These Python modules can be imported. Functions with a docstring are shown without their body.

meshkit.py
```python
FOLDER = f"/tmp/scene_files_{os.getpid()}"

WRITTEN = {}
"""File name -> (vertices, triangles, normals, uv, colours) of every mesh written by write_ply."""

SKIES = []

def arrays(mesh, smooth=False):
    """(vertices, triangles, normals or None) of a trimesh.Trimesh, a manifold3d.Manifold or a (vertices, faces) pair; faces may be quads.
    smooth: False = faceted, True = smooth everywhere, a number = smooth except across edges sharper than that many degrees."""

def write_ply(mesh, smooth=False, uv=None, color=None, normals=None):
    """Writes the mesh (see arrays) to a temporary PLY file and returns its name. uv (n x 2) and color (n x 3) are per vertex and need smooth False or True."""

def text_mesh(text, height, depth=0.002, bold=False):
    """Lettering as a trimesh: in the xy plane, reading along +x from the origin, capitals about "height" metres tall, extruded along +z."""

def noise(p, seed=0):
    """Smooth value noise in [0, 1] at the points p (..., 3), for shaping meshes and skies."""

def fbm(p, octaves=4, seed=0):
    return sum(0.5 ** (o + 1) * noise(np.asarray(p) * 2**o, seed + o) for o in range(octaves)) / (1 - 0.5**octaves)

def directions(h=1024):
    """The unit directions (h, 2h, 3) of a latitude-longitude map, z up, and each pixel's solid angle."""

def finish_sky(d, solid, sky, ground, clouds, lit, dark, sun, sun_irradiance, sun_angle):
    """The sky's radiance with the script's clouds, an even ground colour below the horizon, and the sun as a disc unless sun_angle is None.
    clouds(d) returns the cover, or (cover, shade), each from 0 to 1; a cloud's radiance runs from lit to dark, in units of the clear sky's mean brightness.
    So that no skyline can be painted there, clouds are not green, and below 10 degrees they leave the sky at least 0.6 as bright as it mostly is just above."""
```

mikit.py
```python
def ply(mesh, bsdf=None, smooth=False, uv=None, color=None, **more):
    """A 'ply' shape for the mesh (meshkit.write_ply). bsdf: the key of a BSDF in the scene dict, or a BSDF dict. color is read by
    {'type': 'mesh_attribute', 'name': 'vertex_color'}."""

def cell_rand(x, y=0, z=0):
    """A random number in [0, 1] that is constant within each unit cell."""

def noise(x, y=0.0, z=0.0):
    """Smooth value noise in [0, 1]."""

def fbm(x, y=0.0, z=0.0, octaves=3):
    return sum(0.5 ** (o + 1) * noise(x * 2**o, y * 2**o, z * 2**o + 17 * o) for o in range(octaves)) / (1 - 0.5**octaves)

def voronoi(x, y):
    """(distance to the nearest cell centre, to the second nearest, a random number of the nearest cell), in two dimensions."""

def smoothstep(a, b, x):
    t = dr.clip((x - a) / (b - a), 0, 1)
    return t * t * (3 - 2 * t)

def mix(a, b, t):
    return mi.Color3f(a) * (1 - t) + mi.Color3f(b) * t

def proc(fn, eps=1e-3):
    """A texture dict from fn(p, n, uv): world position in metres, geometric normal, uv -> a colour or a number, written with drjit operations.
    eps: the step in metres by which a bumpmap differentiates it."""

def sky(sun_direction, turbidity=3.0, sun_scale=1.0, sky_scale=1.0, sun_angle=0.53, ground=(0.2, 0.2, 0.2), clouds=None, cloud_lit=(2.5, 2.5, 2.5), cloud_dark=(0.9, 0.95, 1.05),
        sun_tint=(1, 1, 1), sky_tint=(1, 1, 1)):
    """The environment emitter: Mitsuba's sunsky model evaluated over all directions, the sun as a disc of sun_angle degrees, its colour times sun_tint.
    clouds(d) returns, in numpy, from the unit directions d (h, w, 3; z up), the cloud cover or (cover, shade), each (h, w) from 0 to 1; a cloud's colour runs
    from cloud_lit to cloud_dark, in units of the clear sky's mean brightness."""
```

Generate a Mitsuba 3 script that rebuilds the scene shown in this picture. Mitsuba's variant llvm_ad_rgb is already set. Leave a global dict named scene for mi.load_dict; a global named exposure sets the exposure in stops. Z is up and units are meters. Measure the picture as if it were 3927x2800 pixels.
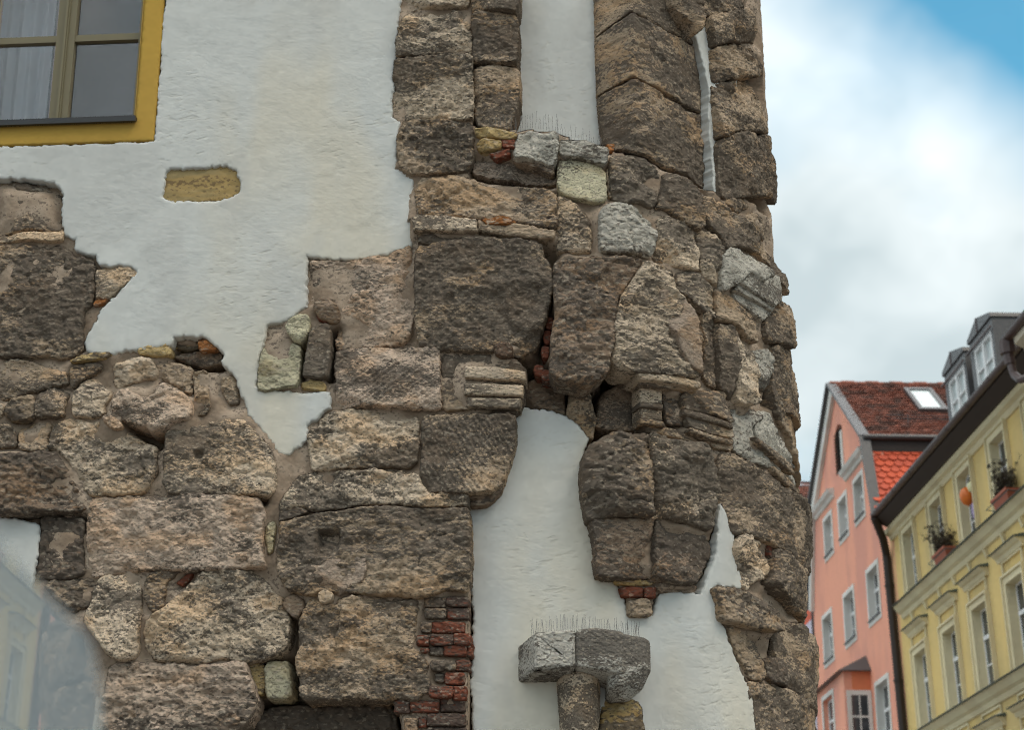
import math, random
import numpy as np, trimesh, shapely, manifold3d as m3
from shapely.geometry import Polygon, box as sbox
from shapely.ops import unary_union
from scipy.spatial import Delaunay, cKDTree
import drjit as dr, mitsuba as mi, mikit
from meshkit import fbm as nfbm, noise as nnoise
T = mi.ScalarTransform4f
scene, labels = {}, {}
random.seed(7); RNG = np.random.default_rng(7)

# ------------------------------------------------------------------ camera, sky, exposure
PITCH = math.radians(20.0)
scene['camera'] = dict(type='thinlens', fov=31.05, fov_axis='x', aperture_radius=0.011, focus_distance=12.1,
    near_clip=0.05, far_clip=3000.0,
    to_world=T().look_at(origin=[0, 0, 1.6], target=[0, math.cos(PITCH), 1.6 + math.sin(PITCH)], up=[0, 0, 1]))
exposure = 1.5

def clouds(d):
    # broken overcast: thick bright cloud with a few gaps of blue
    w = np.stack([d[..., 0], d[..., 1], d[..., 2] * 1.6], -1)
    warp = nfbm(w * 5, 4, 3)[..., None] - 0.5
    q = w + 0.20 * warp
    gap = 0
    for a, e, r in ((17.6, 31.0, 4.9), (-60, 40, 4.5), (75, 35, 4), (150, 45, 5), (-140, 30, 4.5), (10, 68, 4)):
        a, e = math.radians(a), math.radians(e)
        c = np.array([math.sin(a) * math.cos(e), math.cos(a) * math.cos(e), math.sin(e)])
        q2 = d + 0.10 * (np.stack([nfbm(d * 9 + 5 * i, 4, 11 + i) for i in range(3)], -1) - 0.5)
        ang = np.degrees(np.arccos(np.clip((q2 / np.linalg.norm(q2, axis=-1, keepdims=True)) @ c, -1, 1)))
        gap = np.maximum(gap, np.clip(1.6 - ang / r, 0, 1))
    q = d + 0.03 * (np.stack([nfbm(d * 22 + 9 * i, 4, 60 + i) for i in range(3)], -1) - 0.5)
    thin = np.clip((nfbm(q * 11, 5, 21) - 0.46) * 3.0, 0, 1)
    cover = np.clip(1.0 - 0.9 * gap ** 1.3 - 0.30 * thin, 0, 1)
    # an overcast sky is about three times as bright overhead as at the horizon
    shade = np.clip(1.02 - 0.95 * np.clip((d[..., 2] - .12) / .88, 0, 1) ** 2.0 + .36 * (nfbm(q * 13 + 3, 5, 31) - 0.5), 0, 1)
    return cover, shade

scene['sky'] = mikit.sky([0.55, -0.5, 0.95], turbidity=3, sun_scale=0.22, sun_angle=25, clouds=clouds,
    cloud_lit=(7.4, 7.3, 7.1), cloud_dark=(1.56, 1.82, 1.89), sky_tint=(0.30, 2.0, 1.82), ground=(0.16, 0.15, 0.14))

# ------------------------------------------------------------------ materials
def C(r, g, b): return mi.Color3f(r, g, b)
def rgb(*c): return {'type': 'rgb', 'value': list(c)}
def plain(name, c, rough=0.8, spec=0.3, metallic=0.0, **k):
    scene[name] = dict(type='twosided', bsdf=dict(type='principled', base_color=c if isinstance(c, dict) else rgb(*c), roughness=rough, specular=spec, metallic=metallic, **k))
sm, mix, fb = mikit.smoothstep, mikit.mix, mikit.fbm

TONES = [(.405, .308, .218), (.54, .435, .325), (.49, .38, .295), (.46, .43, .37), (.45, .33, .16), (.46, .425, .30),
         (.31, .242, .19), (.20, .072, .046), (.27, .198, .144), (.44, .415, .365), (.32, .135, .052)]
def stone_color(p, n, uv):
    # u carries the kind of stone, v its amount of black weathering crust (both constant over one stone)
    k, code = dr.floor(uv.x / 40 + 0.5), dr.floor(uv.y / 25 + 0.5)
    c10 = dr.floor((code + .5) / 10)
    c, var = c10 / 9.0, (code - 10 * c10) / 9.0
    var2 = dr.abs(var * 7.31 - dr.floor(var * 7.31) - .5) * 2
    col = mi.Color3f(0)
    for i, t in enumerate(TONES):
        col = dr.select(k == i, mi.Color3f(*t), col)
    f = .72 + .75 * var2
    x, y, z = p.x * f + var * 13, p.y * f, p.z * f * (1.0 + .5 * var)
    big = fb(x * 2.3 + 7, y * 2.3, z * 2.9, 3)
    mid = fb(x * 13, y * 13 + 3, z * 15, 4)
    grit = fb(x * 50 + 4, y * 50, z * 56, 3)
    fine = fb(p.x * 85, p.y * 85, p.z * 100, 2)
    warm = sm(.49, .64, fb(p.x * 4 + 31, p.y * 4, p.z * 5, 4))
    plain_kind = (k != 7) & (k != 10) & (k != 3) & (k != 9)
    col = dr.select(plain_kind, mix(col, col * C(1.12, .92, .70), .5 * warm), col)
    pink = sm(.50, .62, fb(p.x * 3 + 3, p.y * 3 + 50, p.z * 4, 3))
    col = dr.select(plain_kind, mix(col, col * C(.98, .97, .95), pink), col)
    pale = sm(.53, .62, .7 * big + .3 * mid + .05 * (var - .5))
    col = mix(col, col * 1.22, pale)
    col = col * (.38 + .64 * mid + .62 * grit) * (.86 + .26 * var2)
    a = .20 * mid + .48 * big + .32 * grit
    th = .648 - .245 * c + .03 * (var - .5)
    crust = sm(th - .028, th + .028, a)
    dark = mix(C(.058, .051, .046), C(.125, .104, .085), grit)
    col = mix(col, dark, .87 * crust)
    pits = sm(.60, .66, fb(x * 62 + 20, y * 62, z * 72, 2))
    col = mix(col, dark, .55 * pits)
    chips = sm(.63, .69, fb(x * 40 + 9, y * 40, z * 46, 2))
    return mix(col, C(.50, .43, .34), .42 * chips * (1 - .5 * c))
def stone_bump(p, n, uv):
    a = fb(p.x * 34, p.y * 34, p.z * 40, 3)
    return a - 0.5 * sm(.50, .62, fb(p.x * 75 + 5, p.y * 75, p.z * 75, 2))
scene['stone_mat'] = dict(type='bumpmap', scale=0.011, arbitrary=mikit.proc(stone_bump, 0.003),
    bsdf=dict(type='diffuse', reflectance=mikit.proc(stone_color)))

def mortar_color(p, n, uv):
    a, b = fb(p.x * 6, p.y * 6, p.z * 6, 4), fb(p.x * 60, p.y * 60, p.z * 60, 2)
    col = mix(C(.25, .188, .138), C(.40, .315, .24), sm(.35, .65, a))
    return mix(col, C(.075, .06, .05), .7 * sm(.56, .66, .5 * a + .5 * b)) * (.8 + .4 * b)
scene['mortar_mat'] = dict(type='bumpmap', scale=0.008, arbitrary=mikit.proc(lambda p, n, uv: fb(p.x * 45, p.y * 45, p.z * 45, 3), 0.003),
    bsdf=dict(type='diffuse', reflectance=mikit.proc(mortar_color)))

def flecks(u, v):
    # short slanting scratches and pits of a hand-thrown plaster coat
    warp = fb(u * 3, v * 3, 1.0, 2) * 2.2
    a = fb(u * 17 + v * 9 + warp, v * 46 - u * 13 + warp, 4.0, 2)
    return sm(.66, .80, a) * sm(.46, .66, fb(u * 1.6, v * 1.6, 9.0, 2))
def plaster_color(p, n, uv):
    u, v = uv.x, uv.y
    tint = fb(u * 1.1 + 3, v * .45, 2.0, 4)
    col = mix(C(.560, .568, .545), C(.59, .555, .47), sm(.56, .80, tint))
    col = mix(col, C(.48, .48, .46), .5 * sm(.52, .68, fb(u * 2.4, v * 1.1 + 9, 5.0, 4)))
    col = mix(col, C(.43, .40, .32), .16 * flecks(u, v))
    return col * (.965 + .07 * fb(u * 30, v * 30, 0., 2))
def plaster_bump(p, n, uv):
    u, v = uv.x, uv.y
    w = fb(u * 2, v * 2, 3.0, 2) * 3
    return .75 * fb(u * 7 + w, v * 9 - u * 3 + .6 * w, 1.0, 4) + .32 * fb(u * 45 + v * 10, v * 55, 2.0, 2) - .38 * flecks(u, v)
scene['plaster_mat'] = dict(type='bumpmap', scale=0.0062, arbitrary=mikit.proc(plaster_bump, 0.002),
    bsdf=dict(type='diffuse', reflectance=mikit.proc(plaster_color)))
def ochre(p, n, uv):
    return mix(C(.50, .32, .07), C(.43, .27, .07), fb(p.x * 2, p.y * 2, p.z * 2.6, 3)) * (.96 + .08 * fb(p.x * 40, p.y * 40, p.z * 40, 2))
scene['ochre_mat'] = dict(type='bumpmap', scale=0.003, arbitrary=mikit.proc(lambda p, n, uv: fb(p.x * 12, p.y * 12, p.z * 22, 3), 0.003),
    bsdf=dict(type='diffuse', reflectance=mikit.proc(ochre)))

def sandstone(p, n, uv):
    a, b = fb(p.x * 4, p.y * 4, p.z * 14, 4), fb(p.x * 50, p.y * 50, p.z * 60, 2)
    col = mix(C(.32, .245, .125), C(.37, .262, .115), sm(.4, .6, a))
    return mix(col, C(.15, .105, .06), .8 * sm(.56, .66, .5 * a + .5 * b)) * (.88 + .24 * b)
scene['sandstone_mat'] = dict(type='bumpmap', scale=0.004, arbitrary=mikit.proc(lambda p, n, uv: fb(p.x * 20, p.y * 20, p.z * 45, 3), 0.003),
    bsdf=dict(type='diffuse', reflectance=mikit.proc(sandstone)))

def wash(a, b, streak=.5):
    def f(p, n, uv):
        h = p.x * .7 + p.y
        t = fb(h * 1.3, p.z * .35, 2.0, 4)
        g = fb(h * .5 + 9, p.z * .5, 5.0, 3)
        return mix(C(*a), C(*b), sm(.42, .66, .6 * t + .4 * g) * streak) * (.95 + .1 * fb(h * 14, p.z * 14, 1.0, 2))
    return mikit.proc(f)
plain('yellow_wash', wash((.66, .485, .19), (.54, .41, .18), .9))
plain('pink_wash', wash((.76, .345, .235), (.62, .285, .215), .9))
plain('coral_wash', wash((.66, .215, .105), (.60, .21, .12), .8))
plain('lilac_wash', wash((.52, .48, .56), (.45, .42, .5), .8))
plain('cream_trim', wash((.66, .58, .38), (.56, .48, .31), .8))
plain('white_trim', wash((.66, .645, .61), (.55, .54, .5), .8))
plain('beige_wall', wash((.52, .46, .36), (.42, .36, .28), .8))
plain('dark_wood', (.035, .024, .02), .55)
plain('gutter_brown', (.065, .038, .035), .38, .5)
plain('sheet_metal', (.062, .060, .062), .42, .5)
plain('cap_metal', (.075, .095, .088), .5, .5)
plain('window_white', (.70, .70, .70), .4)
plain('window_olive', (.165, .142, .085), .45)
plain('sill_black', (.018, .018, .019), .35, .5)
plain('reveal_ochre', (.36, .225, .05), .8)
plain('louvre_green', (.022, .036, .034), .5)
plain('terracotta', (.34, .105, .062), .7)
plain('stem_brown', (.055, .034, .025), .8)
plain('leaf_dark', (.052, .042, .026), .7)
plain('balloon_orange', (.72, .17, .02), .35, .5)
plain('balloon_cream', (.70, .68, .40), .4, .5)
plain('cloth_lilac', (.36, .29, .47), .8)
plain('steel_wire', (.20, .19, .18), .35, .5, .8)
plain('rubber', (.03, .033, .036), .6)
plain('room_dark', (.06, .085, .125), .9)
plain('curtain', (.22, .255, .30), .9)
plain('curtain_pink', (.26, .21, .26), .9)
plain('pane_dark', (.035, .04, .045), .08, .8)
scene['pane_clear'] = dict(type='thindielectric', int_ior=1.65)
scene['pane_near'] = dict(type='twosided', bsdf=dict(type='plastic', diffuse_reflectance=rgb(.31, .355, .38), int_ior=1.4))
scene['sky_pane'] = dict(type='twosided', bsdf=dict(type='plastic', diffuse_reflectance=rgb(.5, .56, .56), int_ior=2.2))
def tiles_old(p, n, uv):
    r = mikit.cell_rand(dr.floor(uv.x), dr.floor(uv.y), 3)
    t = fb(p.x * 3, p.y * 3, p.z * 3, 3)
    col = mix(C(.275, .10, .066), C(.205, .085, .062), r)
    return mix(col, C(.075, .05, .042), .75 * sm(.5, .66, t))
plain('tile_old', mikit.proc(tiles_old), .8)
def tiles_new(p, n, uv):
    r = mikit.cell_rand(dr.floor(uv.x), dr.floor(uv.y), 5)
    return mix(C(.60, .095, .035), C(.46, .075, .035), r) * (.85 + .3 * fb(p.x * 9, p.y * 9, p.z * 9, 2))
plain('tile_new', mikit.proc(tiles_new), .6)
def cobbles(p, n, uv):
    a, b, r = mikit.voronoi(p.x * 8, p.y * 8)
    return mix(C(.07, .065, .06), mix(C(.13, .125, .12), C(.2, .19, .175), r), sm(.05, .2, b - a))
plain('cobble_mat', mikit.proc(cobbles), .8)

# ------------------------------------------------------------------ naming helpers
def numbered(k):
    if k not in scene and k not in labels and k not in USED:
        return k
    i = 1
    while f'{k}_{i:03d}' in scene or f'{k}_{i:03d}' in USED: i += 1
    return f'{k}_{i:03d}'
USED = set()
def thing(name, label, cat, group=None):
    k = numbered(name); USED.add(k)
    labels[k] = dict(label=label, category=cat)
    if group: labels[k]['group'] = group
    return k
def put(name, mesh, mat, parent=None, smooth=False, uv=None, label=None, kind=None, **more):
    k = numbered((parent + '__' if parent else '') + name); USED.add(k)
    scene[k] = mikit.ply(mesh, mat, smooth=smooth, uv=uv, **more)
    if label or kind:
        labels.setdefault(k, {})
        if label: labels[k]['label'] = label
        if kind: labels[k]['kind'] = kind
    return k

# ------------------------------------------------------------------ the wall of the gatehouse: straight facade running into a round tower
# wall coordinates: s metres along the wall (0 where the curve starts), z height, n metres out of the wall
RAD, CEN, TH0 = 1.72, np.array([0.28, 13.22]), math.radians(-4.2)
A0 = CEN + RAD * np.array([math.sin(TH0), -math.cos(TH0)])
TAN, NOR = np.array([math.cos(TH0), math.sin(TH0)]), np.array([math.sin(TH0), -math.cos(TH0)])
SL = RAD * (math.radians(104) - TH0)
def W(s, n, z):
    s, n, z = np.broadcast_arrays(np.asarray(s, float), np.asarray(n, float), np.asarray(z, float))
    th = TH0 + np.clip(s, 0, SL) / RAD
    rad = np.stack([np.sin(th), -np.cos(th)], -1); tan = np.stack([np.cos(th), np.sin(th)], -1)
    base = np.where(s[..., None] < 0, A0 + s[..., None] * TAN, CEN + RAD * rad + np.maximum(s - SL, 0)[..., None] * tan)
    xy = base + rad * n[..., None]
    return np.concatenate([xy, z[..., None]], -1)
def pts(txt):
    return np.array(txt.split(), float).reshape(-1, 2) / 1000
def ring_points(poly, h, rough, seed):
    """the outline resampled every h metres, with its straight runs broken up"""
    out = []
    L = poly.length; k = max(8, int(L / h))
    d = np.arange(k) * L / k
    q = np.array([poly.interpolate(x).coords[0] for x in d])
    t = np.roll(q, -1, 0) - np.roll(q, 1, 0); t /= np.linalg.norm(t, axis=1, keepdims=True) + 1e-9
    w = nfbm(np.c_[q * 9, np.full(k, seed * 3.1)], 3, 5) - .5 + .7 * (nnoise(np.c_[q * 50, np.full(k, seed * 1.7)], 6) - .5) + .5 * (nnoise(np.c_[q * 110, np.full(k, seed * 1.7)], 9) - .5)
    return q + np.c_[t[:, 1], -t[:, 0]] * (w * rough)[:, None]
def chaikin(p):
    q = np.roll(p, -1, 0)
    return np.stack([.87 * p + .13 * q, .13 * p + .87 * q], 1).reshape(-1, 2)
def sheet(poly, h, rough, seed):
    """triangulates a polygon with holes at spacing h: (points, triangles, rings of indices)"""
    rings, P, at = [], [], 0
    poly = shapely.geometry.polygon.orient(poly)
    for r in [poly.exterior, *poly.interiors]:
        q = ring_points(r, h, rough, seed); P.append(q); rings.append(np.arange(len(q)) + at); at += len(q)
    poly2 = Polygon(P[0], P[1:])
    if not poly2.is_valid: poly2 = poly2.buffer(0)
    x0, y0, x1, y1 = poly2.bounds
    gx, gy = np.meshgrid(np.arange(x0, x1, h), np.arange(y0, y1, h * .88))
    gx = gx + (np.arange(len(gx)) % 2)[:, None] * h / 2
    g = np.c_[gx.ravel(), gy.ravel()]
    rg = np.random.default_rng(seed); g += rg.uniform(-.2, .2, g.shape) * h
    core = poly2.buffer(-.45 * h)
    g = g[shapely.contains_xy(core, g[:, 0], g[:, 1])]
    pt = np.vstack(P + [g])
    tri = Delaunay(pt).simplices
    c = pt[tri].mean(1)
    tri = tri[shapely.contains_xy(poly2, c[:, 0], c[:, 1])]
    a, b, d = (pt[tri[:, i]] for i in range(3))
    cr = (b[:, 0] - a[:, 0]) * (d[:, 1] - a[:, 1]) - (b[:, 1] - a[:, 1]) * (d[:, 0] - a[:, 0])
    tri[cr < 0] = tri[cr < 0][:, ::-1]          # facing out of the wall once mapped by W
    tri = tri[np.abs(cr) > 1e-9]
    edge = cKDTree(np.vstack(P)).query(pt)[0]
    return pt, tri, rings, edge
def relief(pt, n, tri, rings, depth, uvo=(0, 0)):
    """a displaced sheet with sides going depth metres into the wall, in world space, and its uv"""
    V, Nn, F = [pt], [n], [tri]; at = len(pt)
    for r in rings:
        k = len(r); V.append(pt[r]); Nn.append(n[r] - depth)
        i = np.arange(k); j = (i + 1) % k
        f = np.vstack([np.c_[r[i], r[j], at + j], np.c_[r[i], at + j, at + i]])
        F.append(f[:, ::-1]); at += k
    V, Nn, F = np.vstack(V), np.concatenate(Nn), np.vstack(F)
    return (W(V[:, 0], Nn, V[:, 1]), F), V + np.array(uvo)
STONES = [
('stone',0.01,0,5,0.05,14,{},"-3830 7259 -3692 7274 -3551 7251 -3420 7229 -3353 7197 -3319 7141 -3314 7013 -3290 6884 -3370 6862 -3508 6877 -3643 6857 -3790 6861"),
('stone',0.045,1,2,0.02,8,{},"-3777 6845 -3630 6841 -3495 6856 -3357 6841 -3277 6858 -3280 6790 -3370 6782 -3508 6803 -3626 6792 -3772 6801"),
('stone',0.03,0,8,0.05,16,{},"-3774 6764 -3610 6769 -3447 6773 -3300 6759 -3224 6717 -3184 6668 -3073 6645 -3037 6586 -3026 6442 -3029 6319 -3087 6255 -3084 6113 -3073 5973 -3139 5919 -3209 5907 -3299 5924 -3692 5934"),
('stone',0.02,1,5,0.02,10,{},"-3020 6566 -2909 6586 -2837 6584 -2731 6547 -2737 6504 -2826 6436 -2901 6362 -2945 6344 -3010 6356 -3026 6485"),
('stone',0.03,10,2,0.015,6,{},"-3017 6338 -2933 6346 -2956 6303 -3020 6290"),
('stone',0.07,4,3,0.015,6,{},"-3146 5877 -3092 5917 -2987 5937 -2863 5929 -2905 5898 -3001 5887 -3088 5876"),
('stone',0.035,4,2,0.015,6,{},"-2690 5961 -2508 6016 -2465 5964 -2465 5922 -2590 5914 -2679 5933"),
('stone',-0.05,4,7,0.02,8,{},"-2486 6090 -2304 6094 -2294 5991 -2377 5979 -2471 6001"),
('stone',0.02,10,2,0.015,6,{},"-2285 6048 -2213 6032 -2143 5954 -2270 5944"),
('stone',0.05,0,5,0.05,12,{},"-3684 5921 -3541 5920 -3451 5903 -3331 5856 -3250 5831 -3172 5806 -3148 5727 -3256 5707 -3360 5682 -3472 5653 -3567 5628 -3655 5626"),
('stone',0.05,0,6,0.05,12,{},"-3557 5573 -3514 5631 -3393 5656 -3360 5587 -3345 5495 -3429 5475 -3525 5473 -3567 5519"),
('stone',0.05,0,6,0.05,12,{},"-3374 5619 -3352 5691 -3256 5704 -3161 5707 -3150 5645 -3162 5554 -3156 5500 -3211 5487 -3341 5490"),
('stone',0.05,1,3,0.05,12,{},"-3652 5603 -3590 5592 -3574 5537 -3598 5502 -3643 5503"),
('stone',0.04,0,6,0.05,12,{},"-3147 5735 -3143 5846 -3061 5868 -2973 5871 -2928 5863 -2943 5826 -3001 5782 -3069 5747 -3113 5693"),
('stone',0.05,1,4,0.05,12,{},"-3100 5680 -3048 5743 -2980 5773 -2905 5712 -2859 5683 -2852 5619 -2893 5557 -2872 5511 -2922 5483 -3089 5487 -3105 5562"),
('stone',0.06,1,1,0.06,10,{},"-2846 5720 -2844 5853 -2758 5904 -2671 5911 -2599 5885 -2548 5809 -2559 5754 -2642 5747 -2719 5717 -2813 5686"),
('stone',0.13,2,3,0.08,16,{},"-2839 5492 -2830 5600 -2791 5654 -2740 5679 -2676 5632 -2631 5604 -2545 5625 -2508 5711 -2418 5667 -2346 5624 -2290 5560 -2275 5479 -2300 5433 -2368 5425 -2442 5365 -2527 5358 -2616 5402 -2722 5434 -2813 5463"),
('stone',0.015,0,4,0.05,12,{},"-2574 5862 -2452 5880 -2327 5847 -2302 5727 -2313 5627 -2369 5674 -2450 5717 -2532 5760 -2558 5816"),
('stone',0.06,0,6,0.025,12,{},"-2303 5784 -2252 5801 -2215 5795 -2189 5644 -2172 5535 -2207 5485 -2268 5487 -2290 5538 -2289 5665"),
('stone',0.02,0,4,0.05,12,{},"-2114 5748 -2015 5765 -1993 5653 -1985 5562 -2043 5557 -2105 5656"),
('stone',-0.05,8,5,0.05,12,{},"-2464 5958 -2138 5972 -2122 5869 -2237 5857 -2345 5889 -2457 5920"),
('stone',0.04,0,5,0.05,12,{},"-3642 5461 -3536 5458 -3486 5394 -3468 5294 -3555 5286 -3625 5287"),
('stone',0.04,0,4,0.05,12,{},"-3472 5411 -3371 5472 -3247 5487 -3244 5424 -3272 5353 -3229 5260 -3324 5245 -3451 5283"),
('stone',0.07,1,5,0.07,18,{},"-3227 5441 -3186 5469 -3091 5480 -2907 5471 -2886 5428 -2814 5393 -2736 5400 -2654 5345 -2581 5291 -2509 5261 -2508 5157 -2486 5094 -2521 5032 -2564 4937 -2753 4928 -2925 4932 -2998 4983 -3057 5081 -3100 5179 -3166 5242 -3255 5280 -3241 5378"),
('stone',0.11,2,4,0.03,12,{},"-2880 5473 -2817 5473 -2742 5416 -2750 5388 -2802 5385 -2859 5426"),
('stone',0.12,8,6,0.08,20,{},"-3591 5228 -3452 5225 -3323 5230 -3238 5246 -3175 5218 -3117 5146 -3066 5057 -3025 4977 -2975 4915 -2953 4845 -3020 4819 -3157 4822 -3327 4812 -3549 4804"),
('stone',0.11,1,6,0.07,16,{'pit': (-2.217, 5.186, 0.029, 0.06)},"-2450 5409 -2417 5444 -2263 5451 -2090 5445 -1944 5441 -1872 5377 -1818 5323 -1745 5224 -1703 5135 -1686 5004 -1718 4890 -1849 4897 -2060 4906 -2315 4916 -2401 4932 -2436 5003 -2444 5187"),
('stone',0.04,8,7,0.05,16,{},"-3267 4803 -3226 4833 -3080 4828 -2992 4807 -2959 4762 -2961 4633 -2953 4504 -2935 4418 -2992 4392 -3127 4378 -3255 4390 -3253 4552 -3253 4682"),
('stone',0.09,2,4,0.05,16,{},"-2945 4885 -2918 4921 -2589 4921 -2530 4935 -2366 4931 -2022 4900 -1799 4883 -1750 4785 -1765 4665 -1751 4487 -1728 4421 -1996 4408 -2171 4406 -2436 4425 -2642 4420 -2875 4383 -2921 4508 -2941 4688"),
('stone',0.06,5,2,0.03,8,{},"-1730 4718 -1701 4732 -1682 4702 -1696 4612 -1704 4538 -1724 4517 -1748 4598 -1757 4673"),
('stone',0.05,0,6,0.05,12,{},"-3188 4336 -3157 4371 -3056 4380 -2887 4381 -2863 4347 -2862 4279 -2881 4204 -2955 4188 -2987 4164 -3059 4215 -3131 4267"),
('stone',0.07,1,3,0.06,16,{},"-2859 4325 -2830 4384 -2765 4415 -2664 4417 -2573 4407 -2556 4337 -2539 4219 -2536 4111 -2542 4028 -2529 3904 -2555 3853 -2630 3833 -2715 3864 -2780 3949 -2853 4032 -2900 4100 -2866 4199"),
('stone',0.06,0,6,0.04,12,{},"-2525 4339 -2489 4406 -2424 4432 -2348 4435 -2295 4419 -2384 4345 -2394 4236 -2366 4200 -2405 4159 -2463 4152 -2521 4238"),
('brick',0.02,7,1,0.02,4,{},"-2320 4343 -2239 4415 -2212 4427 -2227 4384 -2284 4325"),
('stone',0.1,1,4,0.07,18,{},"-2237 4291 -2151 4390 -2102 4415 -1910 4413 -1760 4410 -1670 4265 -1610 4214 -1572 4097 -1569 3966 -1596 3884 -1677 3851 -1790 3828 -1896 3826 -2004 3840 -2117 3802 -2208 3826 -2373 3824 -2474 3856 -2505 3980 -2500 4079 -2435 4127 -2362 4159 -2332 4209"),
('stone',0.08,2,4,0.07,18,{},"-2723 3790 -2668 3830 -2502 3828 -2254 3822 -2171 3803 -2006 3803 -1925 3818 -1846 3831 -1815 3745 -1784 3647 -1759 3551 -1792 3455 -1830 3392 -1857 3289 -2751 3299 -2758 3499 -2721 3660"),
('stone',-0.05,4,4,0.02,5,{},"-1838 3827 -1738 3825 -1734 3637 -1795 3620 -1817 3712"),
('column_fragment',-0.01,5,2,0.06,3,{'label': 'greenish fluted column fragment in a niche'},"-1729 3826 -1585 3836 -1566 3783 -1545 3620 -1583 3594 -1665 3595 -1715 3612"),
('mortar_patch',0.06,6,1,0.05,3,{},"-1619 4181 -1596 4231 -1547 4251 -1488 4208 -1476 4154 -1517 4101 -1567 4121"),
('stone',0.13,0,6,0.07,18,{},"-1509 4024 -1488 4122 -1450 4188 -1401 4220 -1335 4202 -1285 4185 -1237 4217 -1090 4219 -942 4212 -844 4194 -738 4192 -752 4110 -767 4029 -758 3947 -773 3891 -691 3825 -673 3704 -662 3624 -749 3552 -831 3569 -911 3570 -1072 3572 -1272 3567 -1450 3561 -1484 3611 -1480 3715 -1506 3756 -1519 3837 -1495 3893"),
('stone',-0.15,8,8,0.05,18,{},"-1691 3564 -1443 3581 -1196 3573 -950 3592 -907 3514 -863 3352 -1797 3363 -1813 3525"),
('brick',0.0748,8,7,0.012,8,{},"-703 4203 -697 4206 -638 4204 -577 4202 -573 4197 -571 4176 -574 4153 -580 4149 -636 4149 -696 4152 -703 4157 -704 4178"),
('brick',0.0748,7,6,0.012,8,{},"-563 4207 -556 4210 -496 4208 -435 4206 -430 4201 -428 4181 -431 4158 -437 4154 -494 4154 -556 4157 -562 4162 -564 4183"),
('brick',0.055600000000000004,7,7,0.012,8,{},"-562 4135 -555 4138 -493 4141 -430 4135 -425 4130 -429 4104 -426 4077 -433 4072 -497 4075 -554 4076 -561 4081 -557 4106"),
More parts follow.
